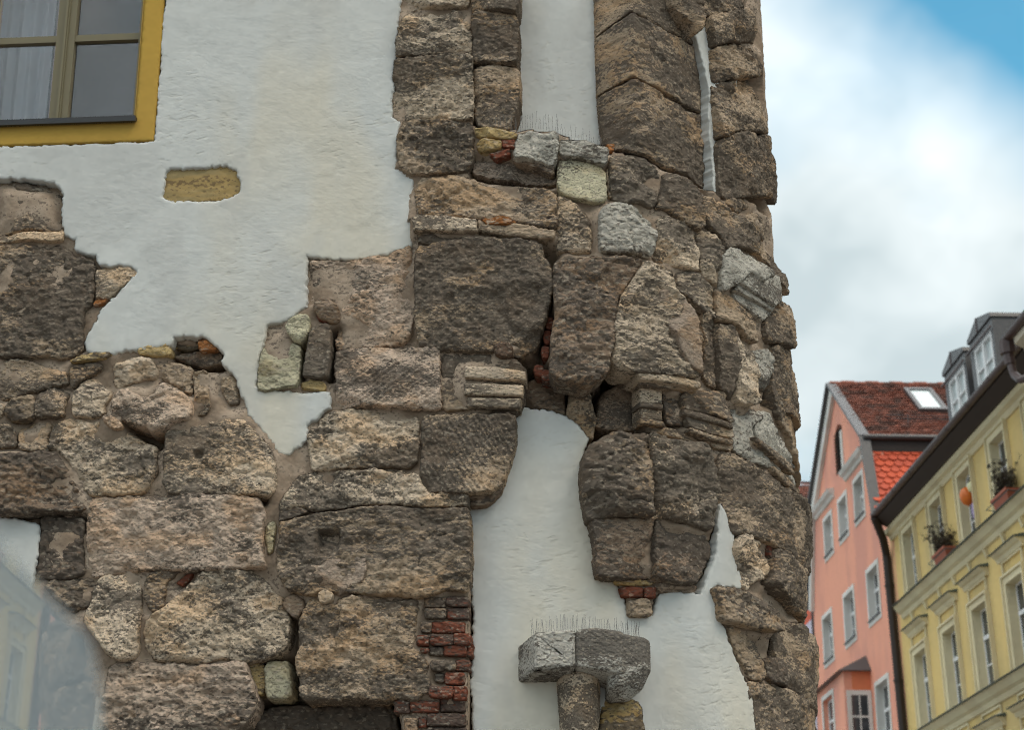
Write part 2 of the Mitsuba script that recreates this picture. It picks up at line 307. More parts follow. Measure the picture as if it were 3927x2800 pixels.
('brick',0.07,6,8,0.012,8,{},"-703 4136 -696 4139 -638 4138 -577 4136 -572 4130 -572 4107 -573 4083 -580 4078 -637 4079 -696 4081 -702 4086 -703 4110"),
('brick',0.07,6,8,0.012,8,{},"-726 4050 -720 4053 -695 4053 -670 4051 -665 4046 -664 4021 -666 3994 -672 3989 -694 3990 -719 3992 -725 3997 -726 4022"),
('brick',0.06520000000000001,7,3,0.012,8,{},"-661 4050 -655 4053 -556 4053 -456 4048 -451 4043 -452 4018 -452 3992 -459 3987 -557 3989 -654 3992 -661 3997 -660 4022"),
('brick',0.07,7,5,0.012,8,{},"-749 3964 -743 3967 -714 3967 -683 3965 -678 3960 -678 3935 -679 3909 -685 3905 -713 3905 -741 3907 -748 3912 -748 3936"),
('brick',0.0844,7,3,0.012,8,{},"-660 3968 -654 3971 -593 3966 -531 3968 -526 3963 -522 3938 -527 3912 -534 3908 -589 3906 -653 3911 -660 3916 -664 3940"),
('brick',0.0748,7,4,0.012,8,{},"-514 3969 -508 3973 -464 3971 -419 3970 -414 3965 -412 3938 -415 3909 -422 3905 -462 3905 -507 3908 -514 3912 -515 3939"),
('brick',0.0844,7,3,0.012,8,{},"-721 3879 -715 3883 -700 3879 -684 3881 -679 3876 -675 3872 -681 3866 -687 3861 -696 3859 -715 3863 -721 3868 -725 3872"),
('brick',0.055600000000000004,6,7,0.012,8,{},"-672 3889 -666 3892 -629 3895 -590 3889 -585 3884 -589 3868 -586 3851 -593 3846 -632 3848 -665 3849 -672 3854 -668 3869"),
('brick',0.06040000000000001,7,6,0.012,8,{},"-578 3900 -572 3903 -509 3905 -444 3900 -439 3895 -441 3870 -440 3843 -447 3838 -511 3840 -571 3841 -578 3846 -576 3872"),
('brick',0.04600000000000001,7,5,0.012,8,{},"-437 3916 -431 3919 -419 3925 -405 3917 -400 3912 -406 3878 -401 3842 -408 3837 -425 3841 -430 3839 -437 3844 -431 3878"),
('brick',0.094,6,8,0.012,8,{},"-654 3800 -648 3803 -616 3796 -582 3800 -578 3795 -571 3774 -579 3750 -585 3746 -609 3743 -647 3748 -654 3753 -660 3775"),
('brick',0.0844,0,6,0.012,8,{},"-571 3800 -564 3804 -540 3799 -515 3801 -510 3796 -506 3776 -511 3754 -518 3749 -536 3747 -564 3751 -570 3756 -574 3777"),
('brick',0.05080000000000001,7,6,0.012,8,{},"-504 3806 -497 3809 -460 3814 -421 3806 -417 3801 -421 3777 -418 3751 -424 3746 -465 3749 -497 3748 -503 3753 -498 3778"),
('brick',0.0748,7,5,0.012,8,{},"-567 3724 -560 3727 -508 3725 -455 3724 -450 3719 -448 3692 -451 3663 -457 3658 -506 3658 -559 3661 -566 3666 -568 3693"),
('brick',0.05080000000000001,6,8,0.012,8,{},"-634 3723 -627 3726 -606 3731 -582 3724 -577 3719 -582 3701 -578 3682 -585 3677 -610 3680 -627 3679 -633 3684 -628 3702"),
('brick',0.094,7,5,0.012,8,{},"-660 3639 -653 3642 -591 3635 -527 3639 -522 3634 -515 3608 -523 3580 -529 3575 -584 3573 -653 3578 -659 3583 -666 3610"),
('brick',0.0748,7,3,0.012,8,{},"-513 3637 -507 3640 -474 3638 -440 3637 -435 3632 -434 3598 -436 3562 -443 3558 -472 3557 -506 3560 -513 3565 -514 3599"),
('brick',0.04600000000000001,7,5,0.012,8,{},"-890 3557 -883 3560 -841 3566 -796 3557 -791 3552 -797 3523 -792 3492 -798 3487 -846 3491 -882 3490 -888 3495 -883 3524"),
('brick',0.07,7,4,0.012,8,{},"-784 3553 -778 3556 -698 3555 -616 3553 -611 3548 -611 3522 -612 3494 -619 3489 -697 3490 -777 3493 -783 3497 -784 3524"),
('brick',0.04600000000000001,7,6,0.012,8,{},"-600 3567 -594 3570 -523 3575 -450 3567 -446 3562 -452 3530 -447 3496 -453 3491 -528 3495 -593 3494 -599 3499 -593 3531"),
('brick',0.055600000000000004,7,6,0.012,8,{},"-678 3471 -671 3474 -560 3476 -446 3469 -441 3465 -445 3437 -442 3407 -449 3402 -563 3405 -670 3406 -677 3411 -673 3439"),
('brick',0.055600000000000004,7,5,0.012,8,{},"-734 3451 -727 3455 -709 3458 -689 3453 -684 3448 -687 3426 -685 3402 -691 3397 -712 3399 -726 3399 -733 3404 -729 3426"),
('brick',0.04600000000000001,8,6,0.012,8,{},"-823 3446 -817 3449 -783 3455 -748 3447 -743 3442 -748 3409 -743 3374 -749 3369 -788 3373 -815 3372 -822 3376 -816 3410"),
('brick',0.06040000000000001,7,7,0.012,8,{},"-676 3387 -670 3390 -556 3391 -441 3386 -436 3381 -439 3356 -437 3329 -444 3324 -558 3327 -669 3328 -675 3333 -673 3358"),
('stone',0.12,0,7,0.06,18,{'slot': (-1.396, 4.479, -1.265, 4.65, 0.09)},"-1651 4705 -1548 4737 -1424 4769 -1257 4787 -1108 4812 -899 4812 -691 4792 -430 4781 -417 4663 -412 4453 -415 4295 -438 4232 -560 4254 -666 4208 -739 4198 -927 4219 -1108 4239 -1223 4249 -1297 4242 -1453 4236 -1520 4254 -1587 4272 -1651 4382 -1657 4518 -1644 4602"),
('cement_patch',0.15,6,2,0.03,7,{},"-1455 4416 -1382 4448 -1274 4446 -1193 4491 -1094 4495 -1074 4409 -1104 4310 -1170 4278 -1250 4219 -1300 4247 -1383 4256 -1452 4291"),
('stone',0.15,1,4,0.03,6,{},"-1374 4231 -1334 4256 -1283 4230 -1290 4189 -1339 4165 -1364 4182"),
('stone',0.09,1,6,0.04,20,{},"-1661 4859 -1604 4944 -1565 5031 -1490 5057 -1372 5059 -1203 5064 -1035 5064 -967 5045 -825 5051 -765 5022 -713 4926 -680 4890 -530 4896 -436 4877 -427 4802 -612 4807 -778 4811 -945 4827 -1112 4826 -1262 4804 -1429 4784 -1481 4812 -1548 4822 -1613 4746 -1660 4737 -1663 4799"),
('stone',0.11,8,5,0.03,6,{},"-1656 4776 -1570 4834 -1478 4837 -1466 4789 -1542 4752 -1608 4732 -1654 4720"),
('stone',0.06,1,5,0.04,18,{},"-1494 5337 -1473 5364 -1431 5380 -1436 5461 -1358 5486 -1281 5491 -1238 5502 -1136 5500 -922 5486 -794 5456 -765 5400 -763 5249 -777 5108 -820 5074 -997 5082 -1107 5080 -1209 5091 -1361 5081 -1462 5075 -1485 5178 -1505 5267"),
('stone',0.09,0,7,0.03,10,{'chisel': 60},"-742 5404 -721 5435 -440 5431 -127 5417 -124 5282 -148 5160 -186 5054 -206 4964 -276 4896 -406 4887 -552 4890 -727 4897 -745 5067 -742 5250"),
('stone',0.04,8,5,0.03,10,{},"-440 4899 -280 4908 -213 4973 -227 4912 -309 4833 -419 4817"),
('stone',0.07,2,5,0.03,8,{'chisel': -35},"-1340 5915 -1232 5921 -1060 5919 -887 5917 -663 5906 -635 5877 -632 5750 -623 5614 -617 5487 -657 5470 -793 5483 -1006 5506 -1177 5515 -1288 5508 -1321 5542 -1333 5633 -1322 5705 -1342 5769 -1341 5860"),
('stone',0.07,0,6,0.03,10,{},"-631 5849 -596 5876 -266 5858 -131 5807 -60 5754 -69 5644 -93 5470 -146 5431 -413 5462 -608 5467 -628 5627"),
('moulding',0.11,1,4,0.02,4,{},"-456 5753 -262 5742 -60 5705 -61 5645 -262 5660 -455 5678"),
('moulding',0.12,1,4,0.02,4,{},"-457 5627 -261 5619 -75 5605 -81 5539 -261 5547 -456 5555"),
('moulding',0.11,1,6,0.02,4,{},"-439 5533 -261 5523 -93 5518 -99 5456 -261 5464 -433 5477"),
('iron_stub',0.14,10,6,0.03,6,{'label': 'rusty iron stub'},"-266 5876 -230 5907 -177 5905 -141 5866 -153 5822 -206 5802 -248 5825"),
('stone',0.06,2,4,0.03,14,{'pit': (-1.133, 6.356, 0.011, 0.05)},"-1540 6578 -1431 6579 -1298 6566 -1165 6561 -1034 6600 -903 6634 -840 6660 -833 6499 -829 6311 -821 6125 -828 6005 -880 5940 -975 5927 -1148 5929 -1331 5933 -1348 5964 -1337 6093 -1322 6167 -1330 6214 -1384 6262 -1464 6278 -1525 6280 -1540 6426"),
('mortar_patch',0.09,8,4,0.04,8,{},"-1493 6216 -1467 6271 -1388 6271 -1324 6211 -1321 6127 -1374 6110 -1447 6140"),
('brick',0.05,7,1,0.015,4,{},"-1470 6166 -1417 6146 -1377 6126 -1416 6118 -1456 6136"),
('stone',0.06,5,3,0.02,6,{},"-1790 6106 -1737 6114 -1674 6057 -1637 6009 -1636 5982 -1569 5938 -1575 5778 -1584 5670 -1657 5658 -1743 5651 -1842 5640 -1853 5695 -1847 5831 -1836 5969 -1818 6051"),
('stone',0.08,5,3,0.04,7,{},"-1680 6095 -1647 6141 -1588 6178 -1535 6161 -1516 6128 -1517 6044 -1546 5999 -1575 5972 -1624 5992 -1665 6049"),
('stone',0.08,1,6,0.02,7,{},"-1513 6044 -1462 6098 -1397 6108 -1376 6068 -1370 5948 -1370 5811 -1380 5725 -1440 5713 -1548 5734 -1539 5816 -1526 5925"),
('stone',0.04,4,4,0.02,6,{},"-1563 5694 -1490 5709 -1411 5690 -1400 5658 -1409 5634 -1487 5640 -1557 5656"),
('stone',0.1,0,8,0.04,14,{},"-801 6628 -756 6687 -572 6687 -327 6673 -83 6652 51 6628 59 6529 121 6430 128 6299 99 6170 50 6010 7 5900 -99 5823 -263 5866 -443 5880 -682 5887 -779 5921 -791 6066 -805 6326"),
('stone',0.06,0,8,0.03,12,{},"-793 6753 -577 6755 -331 6737 -86 6709 47 6672 52 6619 -208 6637 -576 6649 -791 6652"),
('moulding',0.14,1,5,0.02,8,{},"-821 6831 -785 6847 -569 6833 -385 6803 -379 6723 -568 6726 -813 6744"),
('moulding',0.13,0,5,0.02,8,{},"-374 6804 -203 6785 -20 6746 139 6706 125 6650 -20 6663 -264 6704 -374 6724"),
('stone',0.1,0,4,0.06,16,{},"-819 7127 -780 7174 -609 7181 -453 7155 -267 7111 -67 7080 82 7049 151 6994 161 6860 140 6720 -22 6763 -205 6802 -389 6825 -574 6855 -790 6872 -823 6991"),
('stone',0.12,1,5,0.06,14,{},"156 6968 239 6953 310 6889 375 6793 380 6577 263 6568 150 6582 148 6751"),
('stone',0.155,10,3,0.015,6,{},"-354 6809 -201 6817 -110 6774 -201 6754 -323 6768"),
('stone',-0.01,6,4,0.02,10,{},"-428 7321 -246 7332 -27 7272 163 7201 159 7105 -74 7137 -277 7168 -427 7207"),
('stone',0.08,0,6,0.03,20,{'worm': 8},"-906 7615 -816 7616 -636 7609 -456 7588 -422 7556 -421 7368 -426 7270 -479 7201 -612 7186 -781 7187 -862 7205 -934 7256 -952 7387 -950 7497"),
('stone',0.08,1,7,0.02,14,{'worm': 14},"-982 8105 -825 8118 -642 8115 -428 8102 -423 7919 -424 7717 -424 7606 -546 7606 -725 7608 -861 7615 -996 7635 -997 7790 -992 7942"),
('stone',0.08,1,6,0.03,14,{'worm': 11},"-932 8446 -887 8486 -739 8500 -555 8501 -445 8486 -437 8278 -435 8115 -642 8124 -825 8130 -973 8115 -974 8198 -959 8321"),
('stone',0.08,1,4,0.02,10,{},"-945 8838 -457 8815 -450 8510 -647 8511 -832 8513 -925 8496"),
('stone',0.075,0,7,0.02,8,{},"-440 8817 -99 8802 -101 8426 -234 8442 -372 8459 -438 8466"),
('stone',0.075,0,8,0.02,12,{'worm': 5},"-433 8452 -280 8447 -113 8418 -109 8267 -114 8050 -188 8042 -324 8048 -426 8057"),
('stone',0.075,0,7,0.04,12,{'worm': 4},"-421 8037 -278 8038 -114 8017 -100 7969 -100 7767 -123 7657 -150 7578 -177 7513 -277 7531 -375 7545 -409 7588 -419 7820"),
('stone',0.09,4,2,0.03,7,{},"-407 7521 -338 7530 -231 7504 -118 7475 -122 7439 -231 7438 -364 7462 -402 7481"),
('stone',0.09,4,2,0.03,7,{},"-393 7411 -355 7436 -275 7428 -222 7415 -235 7356 -364 7349 -392 7381"),
('brick',0.08,7,3,0.015,5,{},"-221 7425 -132 7428 -131 7365 -212 7378"),
('brick',0.08,7,3,0.015,6,{},"-304 7324 -169 7356 -163 7309 -258 7281"),
('stone',0.16,3,2,0.02,12,{'label': 'whitish limestone block jutting out under the bird spikes'},"-107 7453 -21 7482 29 7475 69 7438 160 7442 159 7339 146 7222 128 7200 36 7237 -49 7254 -134 7268 -121 7366"),
('stone',0.08,8,5,0.02,8,{},"-142 7297 -9 7282 134 7235 127 7152 33 7212 -134 7257"),
('stone',0.12,3,4,0.02,8,{},"166 7389 242 7391 367 7368 486 7345 476 7221 365 7241 199 7277 165 7301"),
('stone',0.1,5,2,0.04,5,{'label': 'smooth greenish cream block'},"161 7252 242 7260 368 7243 455 7219 476 7172 481 6979 442 6944 322 6950 223 6970 163 7009"),
('stone',0.06,1,2,0.02,4,{},"493 7223 517 7215 520 7118 496 7113"),
('stone',0.06,0,4,0.02,4,{},"496 7106 531 7100 549 7014 503 7004"),
('brick',0.05,10,1,0.02,6,{},"500 7411 549 7423 541 7369 512 7356"),
('stone',0.0,6,4,0.05,6,{},"59 6989 179 7018 249 6990 178 6931 99 6911"),
('stone','pier',0,6,0.012,9,{'face': 1},"484 8953 677 8820 974 8953 1065 8716 1195 8694 1404 8692 1508 8625 1443 8502 981 8444 669 8461 484 8368"),
('stone','pier',0,7,0.012,10,{'face': 1},"484 8362 669 8451 980 8435 1431 8488 1686 8535 2319 8559 2324 8446 2325 8312 2320 8163 1238 7920 958 7913 681 7938 489 7891"),
('stone','pier',0,8,0.012,13,{'face': 1},"489 7881 683 7926 958 7902 1237 7908 2320 8153 2321 7964 2325 7802 2322 7521 1314 7332 1201 7346 934 7312 760 7359 672 7354 565 7413 523 7464 514 7562 498 7724"),
('stone',0.12,0,6,0.03,12,{},"981 8906 1290 9021 1274 8539 1210 8440 1186 8518 1151 8546 1065 8591 998 8622"),
('stone',0.02,0,6,0.03,12,{},"1425 9127 2203 9535 2116 9126 1736 8898 1431 8719 1412 8769"),
('stone',0.02,0,6,0.04,14,{},"1431 8714 1736 8895 2153 9135 2246 9084 2250 8880 1937 8735 1622 8573 1476 8480 1460 8582"),
('stone',0.02,0,6,0.05,16,{},"1475 8472 1816 8664 2079 8766 2230 8677 2258 8591 1787 8344 1489 8200 1474 8318"),
('stone',0.02,0,6,0.04,14,{},"1477 8181 1786 8333 2255 8578 2329 8449 2411 8267 2486 8206 1976 7977 1749 7898 1501 7721 1493 7903 1480 8055"),
('stone',0.02,0,7,0.04,14,{},"1493 7708 1747 7876 2096 8011 2466 8173 2915 8011 2914 7790 2255 7568 1778 7356 1500 7236 1501 7440"),
('stone',0.02,0,6,0.05,10,{},"1514 7247 1778 7352 1860 7306 1690 7188 1530 7223"),
('stone',0.04,0,6,0.05,10,{},"1783 7220 2060 7353 2136 7334 2354 7196 2091 7158 1801 7153"),
('stone',0.13,1,6,0.05,16,{},"507 7298 544 7337 657 7344 755 7327 856 7293 878 7214 859 7083 800 6952 693 6982 588 6947 529 6988 506 7103"),
('stone',0.12,0,7,0.05,12,{},"891 7249 1027 7253 1108 7205 1162 7141 1174 7046 1186 6953 1182 6893 1137 6861 1004 6903 899 6957 809 6953 870 7089"),
('stone',0.14,0,7,0.04,14,{},"1160 7149 1301 7147 1361 7149 1515 7102 1661 7066 1833 7021 1962 6982 2059 6941 2159 6829 2166 6679 1934 6788 1781 6869 1569 6841 1430 6803 1346 6757 1321 6847 1198 6897 1173 7019"),
('stone',0.15,3,4,0.06,16,{'label': 'pale rounded boulder among darker stones'},"423 6768 420 6853 464 6924 540 6949 650 6948 719 6911 788 6846 819 6775 794 6684 764 6563 658 6558 532 6551 420 6559"),
('stone',0.14,1,4,0.06,16,{},"819 6741 832 6878 887 6920 1002 6907 1084 6887 1111 6807 1128 6715 1116 6539 1028 6537 894 6553 785 6569 804 6690"),
('stone',0.13,1,5,0.06,16,{},"1135 6817 1164 6866 1217 6871 1318 6830 1353 6753 1362 6590 1356 6473 1243 6487 1157 6503 1128 6574 1145 6723"),
('cornice_block',0.19,3,4,0.05,14,{},"1301 6688 1363 6763 1503 6800 1631 6801 1775 6774 1907 6752 1794 6697 1694 6620 1540 6637 1468 6552 1310 6420 1294 6551"),
('moulding',0.17,3,4,0.02,8,{},"1445 6538 1566 6649 1726 6632 1832 6712 1983 6777 2013 6633 1980 6570 1869 6498 1578 6511"),
('moulding',0.14,3,5,0.015,5,{},"1423 6475 1480 6554 1620 6529 1929 6521 1887 6471 1616 6469 1475 6477"),
('moulding',0.11,3,4,0.03,6,{},"1451 6478 1512 6492 1661 6487 1945 6493 1788 6372 1637 6391 1457 6427"),
('stone',0.22,8,5,0.04,18,{},"139 6489 211 6509 357 6501 593 6515 682 6495 614 6373 533 6244 498 6102 479 5919 455 5782 428 5660 321 5567 139 5603 93 5681 102 5868 135 6122 124 6378"),
('stone',0.22,1,6,0.04,18,{},"615 6372 683 6488 799 6496 879 6474 890 6401 883 6316 935 6280 995 6237 1060 6167 1091 6017 1073 5756 1042 5730 932 5708 777 5701 663 5694 521 5696 458 5762 480 5919 501 6103 547 6245"),
('cement_patch',0.245,6,2,0.03,6,{},"774 6277 834 6313 936 6252 989 6208 1024 6123 1036 5950 1047 5750 973 5762 914 5851 883 5964 811 6090 764 6201"),
('stone',0.13,1,6,0.04,14,{},"945 6408 964 6498 1054 6527 1136 6519 1167 6488 1242 6460 1251 6367 1243 6204 1189 6256 1124 6241 1065 6293 997 6335 940 6351"),
('stone',0.12,0,7,0.03,12,{},"1134 6235 1197 6260 1258 6201 1259 5995 1256 5714 1166 5768 1155 5878 1169 6067"),
('stone',0.12,0,6,0.04,12,{},"1256 6210 1273 6443 1309 6474 1430 6435 1622 6384 1658 6299 1662 6155 1562 6161 1469 6211 1355 6213"),
('stone',0.13,0,7,0.03,12,{},"1262 6180 1344 6197 1418 6199 1453 6137 1454 5949 1423 5657 1317 5691 1251 5721"),
('stone',0.15,1,3,0.05,14,{},"1402 6184 1549 6137 1609 6065 1614 5895 1618 5765 1587 5670 1407 5648 1437 5939 1433 6126"),
('stone',0.12,0,6,0.05,12,{},"1827 6375 1944 6484 2199 6645 2899 6684 2900 6581 2205 6303 2015 6282 1850 6217"),
('stone',0.15,0,6,0.04,10,{},"2186 6696 2897 6776 2895 6671 2260 6352 2195 6287 2115 6277 2376 6509 2345 6609 2103 6607"),
('stone',0.12,3,5,0.04,14,{},"1647 6098 1866 6183 1910 6159 1912 5995 1815 5838 1661 5841"),
('stone',0.11,0,7,0.04,12,{},"1953 6252 2528 6420 2900 6326 2903 6100 2903 5873 1977 5776 1943 6007"),
('brick',0.02,7,4,0.012,6,{},"72 6121 90 6128 111 6124 120 6111 113 6047 99 6037 78 6044 66 6083"),
('brick',0.02,7,4,0.012,6,{},"63 6021 81 6028 98 6024 107 6011 101 5941 86 5931 68 5938 57 5980"),
('brick',0.02,7,4,0.012,6,{},"50 5913 68 5919 83 5915 92 5903 85 5839 71 5830 56 5836 44 5874"),
('brick',0.02,7,4,0.012,6,{},"-1 5774 17 5780 44 5776 52 5763 46 5713 32 5703 5 5710 -7 5742"),
('brick',0.02,7,4,0.012,6,{},"46 5741 64 5747 102 5744 111 5731 105 5680 90 5671 52 5678 40 5710"),
('stone',-0.08,0,4,0.04,12,{},"252 5666 367 5672 394 5549 429 5434 390 5297 353 5326 313 5387 242 5425 207 5453"),
('stone',-0.12,8,4,0.04,12,{},"-95 5687 37 5775 102 5731 207 5684 206 5467 82 5510 -78 5533"),
('stone',-0.06,8,5,0.03,10,{},"472 5638 608 5719 714 5769 744 5745 736 5616 737 5463 715 5378 618 5368 526 5370 417 5392 437 5500"),
('moulding',0.2,1,4,0.02,5,{},"621 5679 654 5698 837 5701 1039 5693 1055 5667 1025 5641 923 5649 785 5654 645 5648"),
('moulding',0.15,0,5,0.015,4,{},"654 5662 808 5670 952 5666 1052 5658 1036 5633 951 5634 807 5632 662 5631"),
('moulding',0.085,1,4,0.015,4,{},"685 5653 830 5653 827 5537 755 5531 679 5529"),
('moulding',0.115,0,6,0.015,3,{},"665 5517 741 5519 818 5519 817 5490 740 5491 665 5489"),
('moulding',0.085,1,4,0.015,4,{},"680 5493 826 5497 825 5420 751 5415 678 5414"),
('moulding',0.115,0,5,0.015,3,{},"666 5402 738 5404 819 5401 832 5375 746 5372 672 5372"),
('stone',0.07,0,4,0.02,6,{},"690 5383 858 5384 1010 5354 1115 5326 1028 5314 912 5321 747 5335"),
('stone',0.06,8,6,0.03,14,{},"853 5657 998 5664 997 5589 1004 5509 991 5417 868 5396 848 5521"),
('stone',0.12,0,5,0.02,7,{},"971 5645 1093 5664 1316 5711 1326 5630 1345 5552 1363 5488 1153 5506 969 5511 959 5565"),
('moulding',0.145,0,7,0.015,3,{},"954 5500 1133 5492 1337 5473 1342 5443 1131 5452 948 5464"),
('stone',0.115,1,5,0.015,5,{},"972 5471 1154 5460 1373 5455 1389 5395 1172 5375 1016 5392"),
('moulding',0.14,0,7,0.015,3,{},"1002 5380 1151 5362 1350 5357 1341 5333 1140 5329 1003 5358"),
('stone',0.1,0,6,0.02,6,{},"1109 5343 1172 5343 1383 5351 1381 5308 1223 5293 1171 5328"),
('stone',0.16,0,6,0.1,18,{'dome': 0.06},"317 5167 348 5203 419 5251 482 5287 586 5300 710 5309 710 5145 718 4972 714 4800 729 4740 573 4735 441 4722 334 4696 312 4756 291 4900 287 4985 303 5115"),
('stone',0.18,1,7,0.07,20,{'dome': 0.04},"709 5297 783 5288 868 5265 958 5276 1050 5277 1109 5261 1135 5186 1172 5123 1203 5023 1200 4952 1161 4875 1159 4727 1122 4706 1028 4713 938 4726 835 4747 723 4734 711 4923 705 5095"),
('stone',0.08,8,6,0.05,10,{},"337 4709 475 4728 771 4752 750 4568 753 4366 716 4350 549 4330 388 4341 368 4425 374 4543 352 4635"),
('stone',0.1,8,8,0.05,12,{},"763 4744 895 4761 1035 4750 1133 4723 1143 4673 1184 4645 1168 4530 1081 4397 1028 4339 898 4332 746 4351 745 4563"),
('stone',0.0,4,2,0.015,6,{},"511 4339 651 4354 797 4349 758 4325 607 4310 529 4318"),
('brick',0.0,7,6,0.015,5,{},"546 4291 617 4298 696 4297 693 4244 614 4237 562 4238"),
('brick',0.0,7,6,0.015,5,{},"717 4298 787 4308 788 4244 715 4239"),
('stone',0.0,0,5,0.03,8,{},"603 4213 728 4232 756 4192 756 4123 681 4114 602 4113"),
('cement_patch',0.0,6,4,0.02,5,{},"797 4349 967 4356 1133 4352 1132 4297 975 4296 812 4284"),
('stone',0.13,0,7,0.06,14,{},"1227 5199 1272 5263 1377 5286 1541 5261 1687 5240 1859 5203 2157 5192 2898 5211 2896 5066 2896 4874 2897 4734 2015 4692 1739 4727 1504 4730 1333 4714 1303 4780 1274 4871 1239 4927 1240 5059"),
('stone',0.1,3,5,0.03,8,{},"1390 5600 1469 5631 1676 5688 1760 5646 1633 5546 1643 5474 1826 5421 1939 5322 1793 5281 1583 5282 1400 5304 1410 5408"),
('stone',0.09,3,3,0.03,8,{},"1708 5685 1887 5702 2006 5607 2348 5499 2905 5476 1978 5438 1658 5478 1656 5554"),
('moulding',0.14,0,5,0.02,4,{},"1576 5439 1786 5408 2094 5380 2177 5339 2056 5322 1782 5360 1595 5405"),
('moulding',0.09,3,3,0.02,5,{},"1883 5390 2249 5377 2904 5438 2901 5349 2196 5323 1906 5319"),
('moulding',0.14,0,5,0.02,4,{},"1792 5280 2021 5263 2311 5236 2338 5197 1965 5207 1806 5247"),
('stone',0.11,0,7,0.04,10,{},"1941 6083 2901 6324 2903 6102 2902 5801 2898 5503 2898 5347 2278 5516 2219 5632 1976 5709 1900 5829"),
('stone',0.12,1,5,0.05,18,{},"1345 4643 1384 4712 1511 4747 1636 4727 1691 4650 1713 4584 1646 4473 1544 4443 1446 4348 1411 4368 1379 4433 1360 4516 1336 4598"),
('brick',0.1,7,6,0.02,6,{},"1734 4716 1820 4731 1831 4657 1782 4624 1741 4646"),
('stone',0.13,0,7,0.06,14,{},"1752 4604 1779 4704 1912 4691 2174 4679 2898 4699 2899 4530 2895 4381 2106 4327 1914 4366 1766 4391 1673 4442 1720 4522"),
('stone',0.04,10,7,0.02,10,{},"1660 4462 1761 4474 1835 4469 2007 4424 2395 4426 2904 4356 2906 4346 2107 4353 1909 4394 1754 4399"),
('stone',0.14,0,5,0.05,14,{},"1143 4316 1202 4343 1259 4341 1399 4330 1536 4328 1646 4296 1843 4282 1832 4149 1601 4106 1444 4097 1221 4106 1179 4119 1174 4236"),
('stone',0.16,0,6,0.05,12,{},"1807 4271 2005 4250 2449 4248 2892 4158 2894 3932 2896 3726 2079 3714 1770 3750 1788 3923 1794 4096"),
('stone',0.1,0,4,0.04,14,{},"1275 4105 1492 4105 1649 4119 1627 4032 1619 3928 1621 3785 1468 3762 1425 3858 1347 3930 1304 4008"),
('stone',0.09,8,6,0.03,10,{},"1649 3938 1915 3985 1903 3785 1648 3783"),
('stone',0.13,0,6,0.05,12,{},"1424 3749 1589 3766 1824 3760 2063 3756 2899 3753 2895 3655 2896 3487 1454 3338 1444 3582"),
('stone',-0.02,4,7,0.03,10,{},"427 3565 614 3585 687 3544 690 3336 382 3326"),
('stone',0.01,4,1,0.01,3,{'mat': 'sandstone_mat', 'label': 'smooth ochre sandstone block set alone in the white plaster'},"-2610 7330 -2400 7338 -2181 7345 -2083 7306 -2041 7191 -2049 7117 -2112 7075 -2247 7055 -2538 7065 -2608 7097 -2607 7211"),
]
RECESSES = [
(0.1,"-2471 5976 -2109 5966 -2083 5809 -2329 5825 -2456 5883"),
(0.28,"-2743 5470 -2474 5419 -2472 5257 -2584 5313 -2685 5388"),
(0.06,"-3538 5517 -3378 5504 -3391 5459 -3506 5461"),
(0.3,"-1827 3601 -1516 3597 -896 3578 -883 3330 -1781 3340"),
(0.14,"-1856 3867 -1551 3854 -1539 3578 -1777 3581"),
(0.2,"-1592 4152 -1529 4135 -1528 3903 -1498 3577 -1547 3578 -1586 3904"),
(0.2,"-2997 4826 -2971 4826 -2933 4402 -2954 4403"),
(0.15,"-2104 4939 -1744 4895 -1772 4856 -2042 4889"),
(0.12,"-3543 4846 -2965 4804 -2943 4712 -3537 4785"),
(0.1,"-270 5498 -92 5493 -122 5435 -270 5448"),
(0.22,"-1597 6040 -1527 6038 -1550 5735 -1589 5736"),
(0.2,"-1392 6072 -1335 6070 -1345 5712 -1389 5713"),
(0.4,"-121 5829 118 5776 418 5769 736 5863 723 5355 409 5175 351 5326 115 5493 -122 5497"),
(0.4,"1806 4161 2295 4248 2240 4044 1782 3966"),
(0.35,"1083 7278 1370 7245 1413 7089 1170 7015 1078 7148"),
(0.1,"1856 5883 2031 5936 2012 5805 1866 5771"),
(0.16,"48 6638 154 6605 126 6145 104 5888 -32 5731 14 5953"),
(0.1,"-448 7300 175 7247 174 7093 -447 7162"),
]
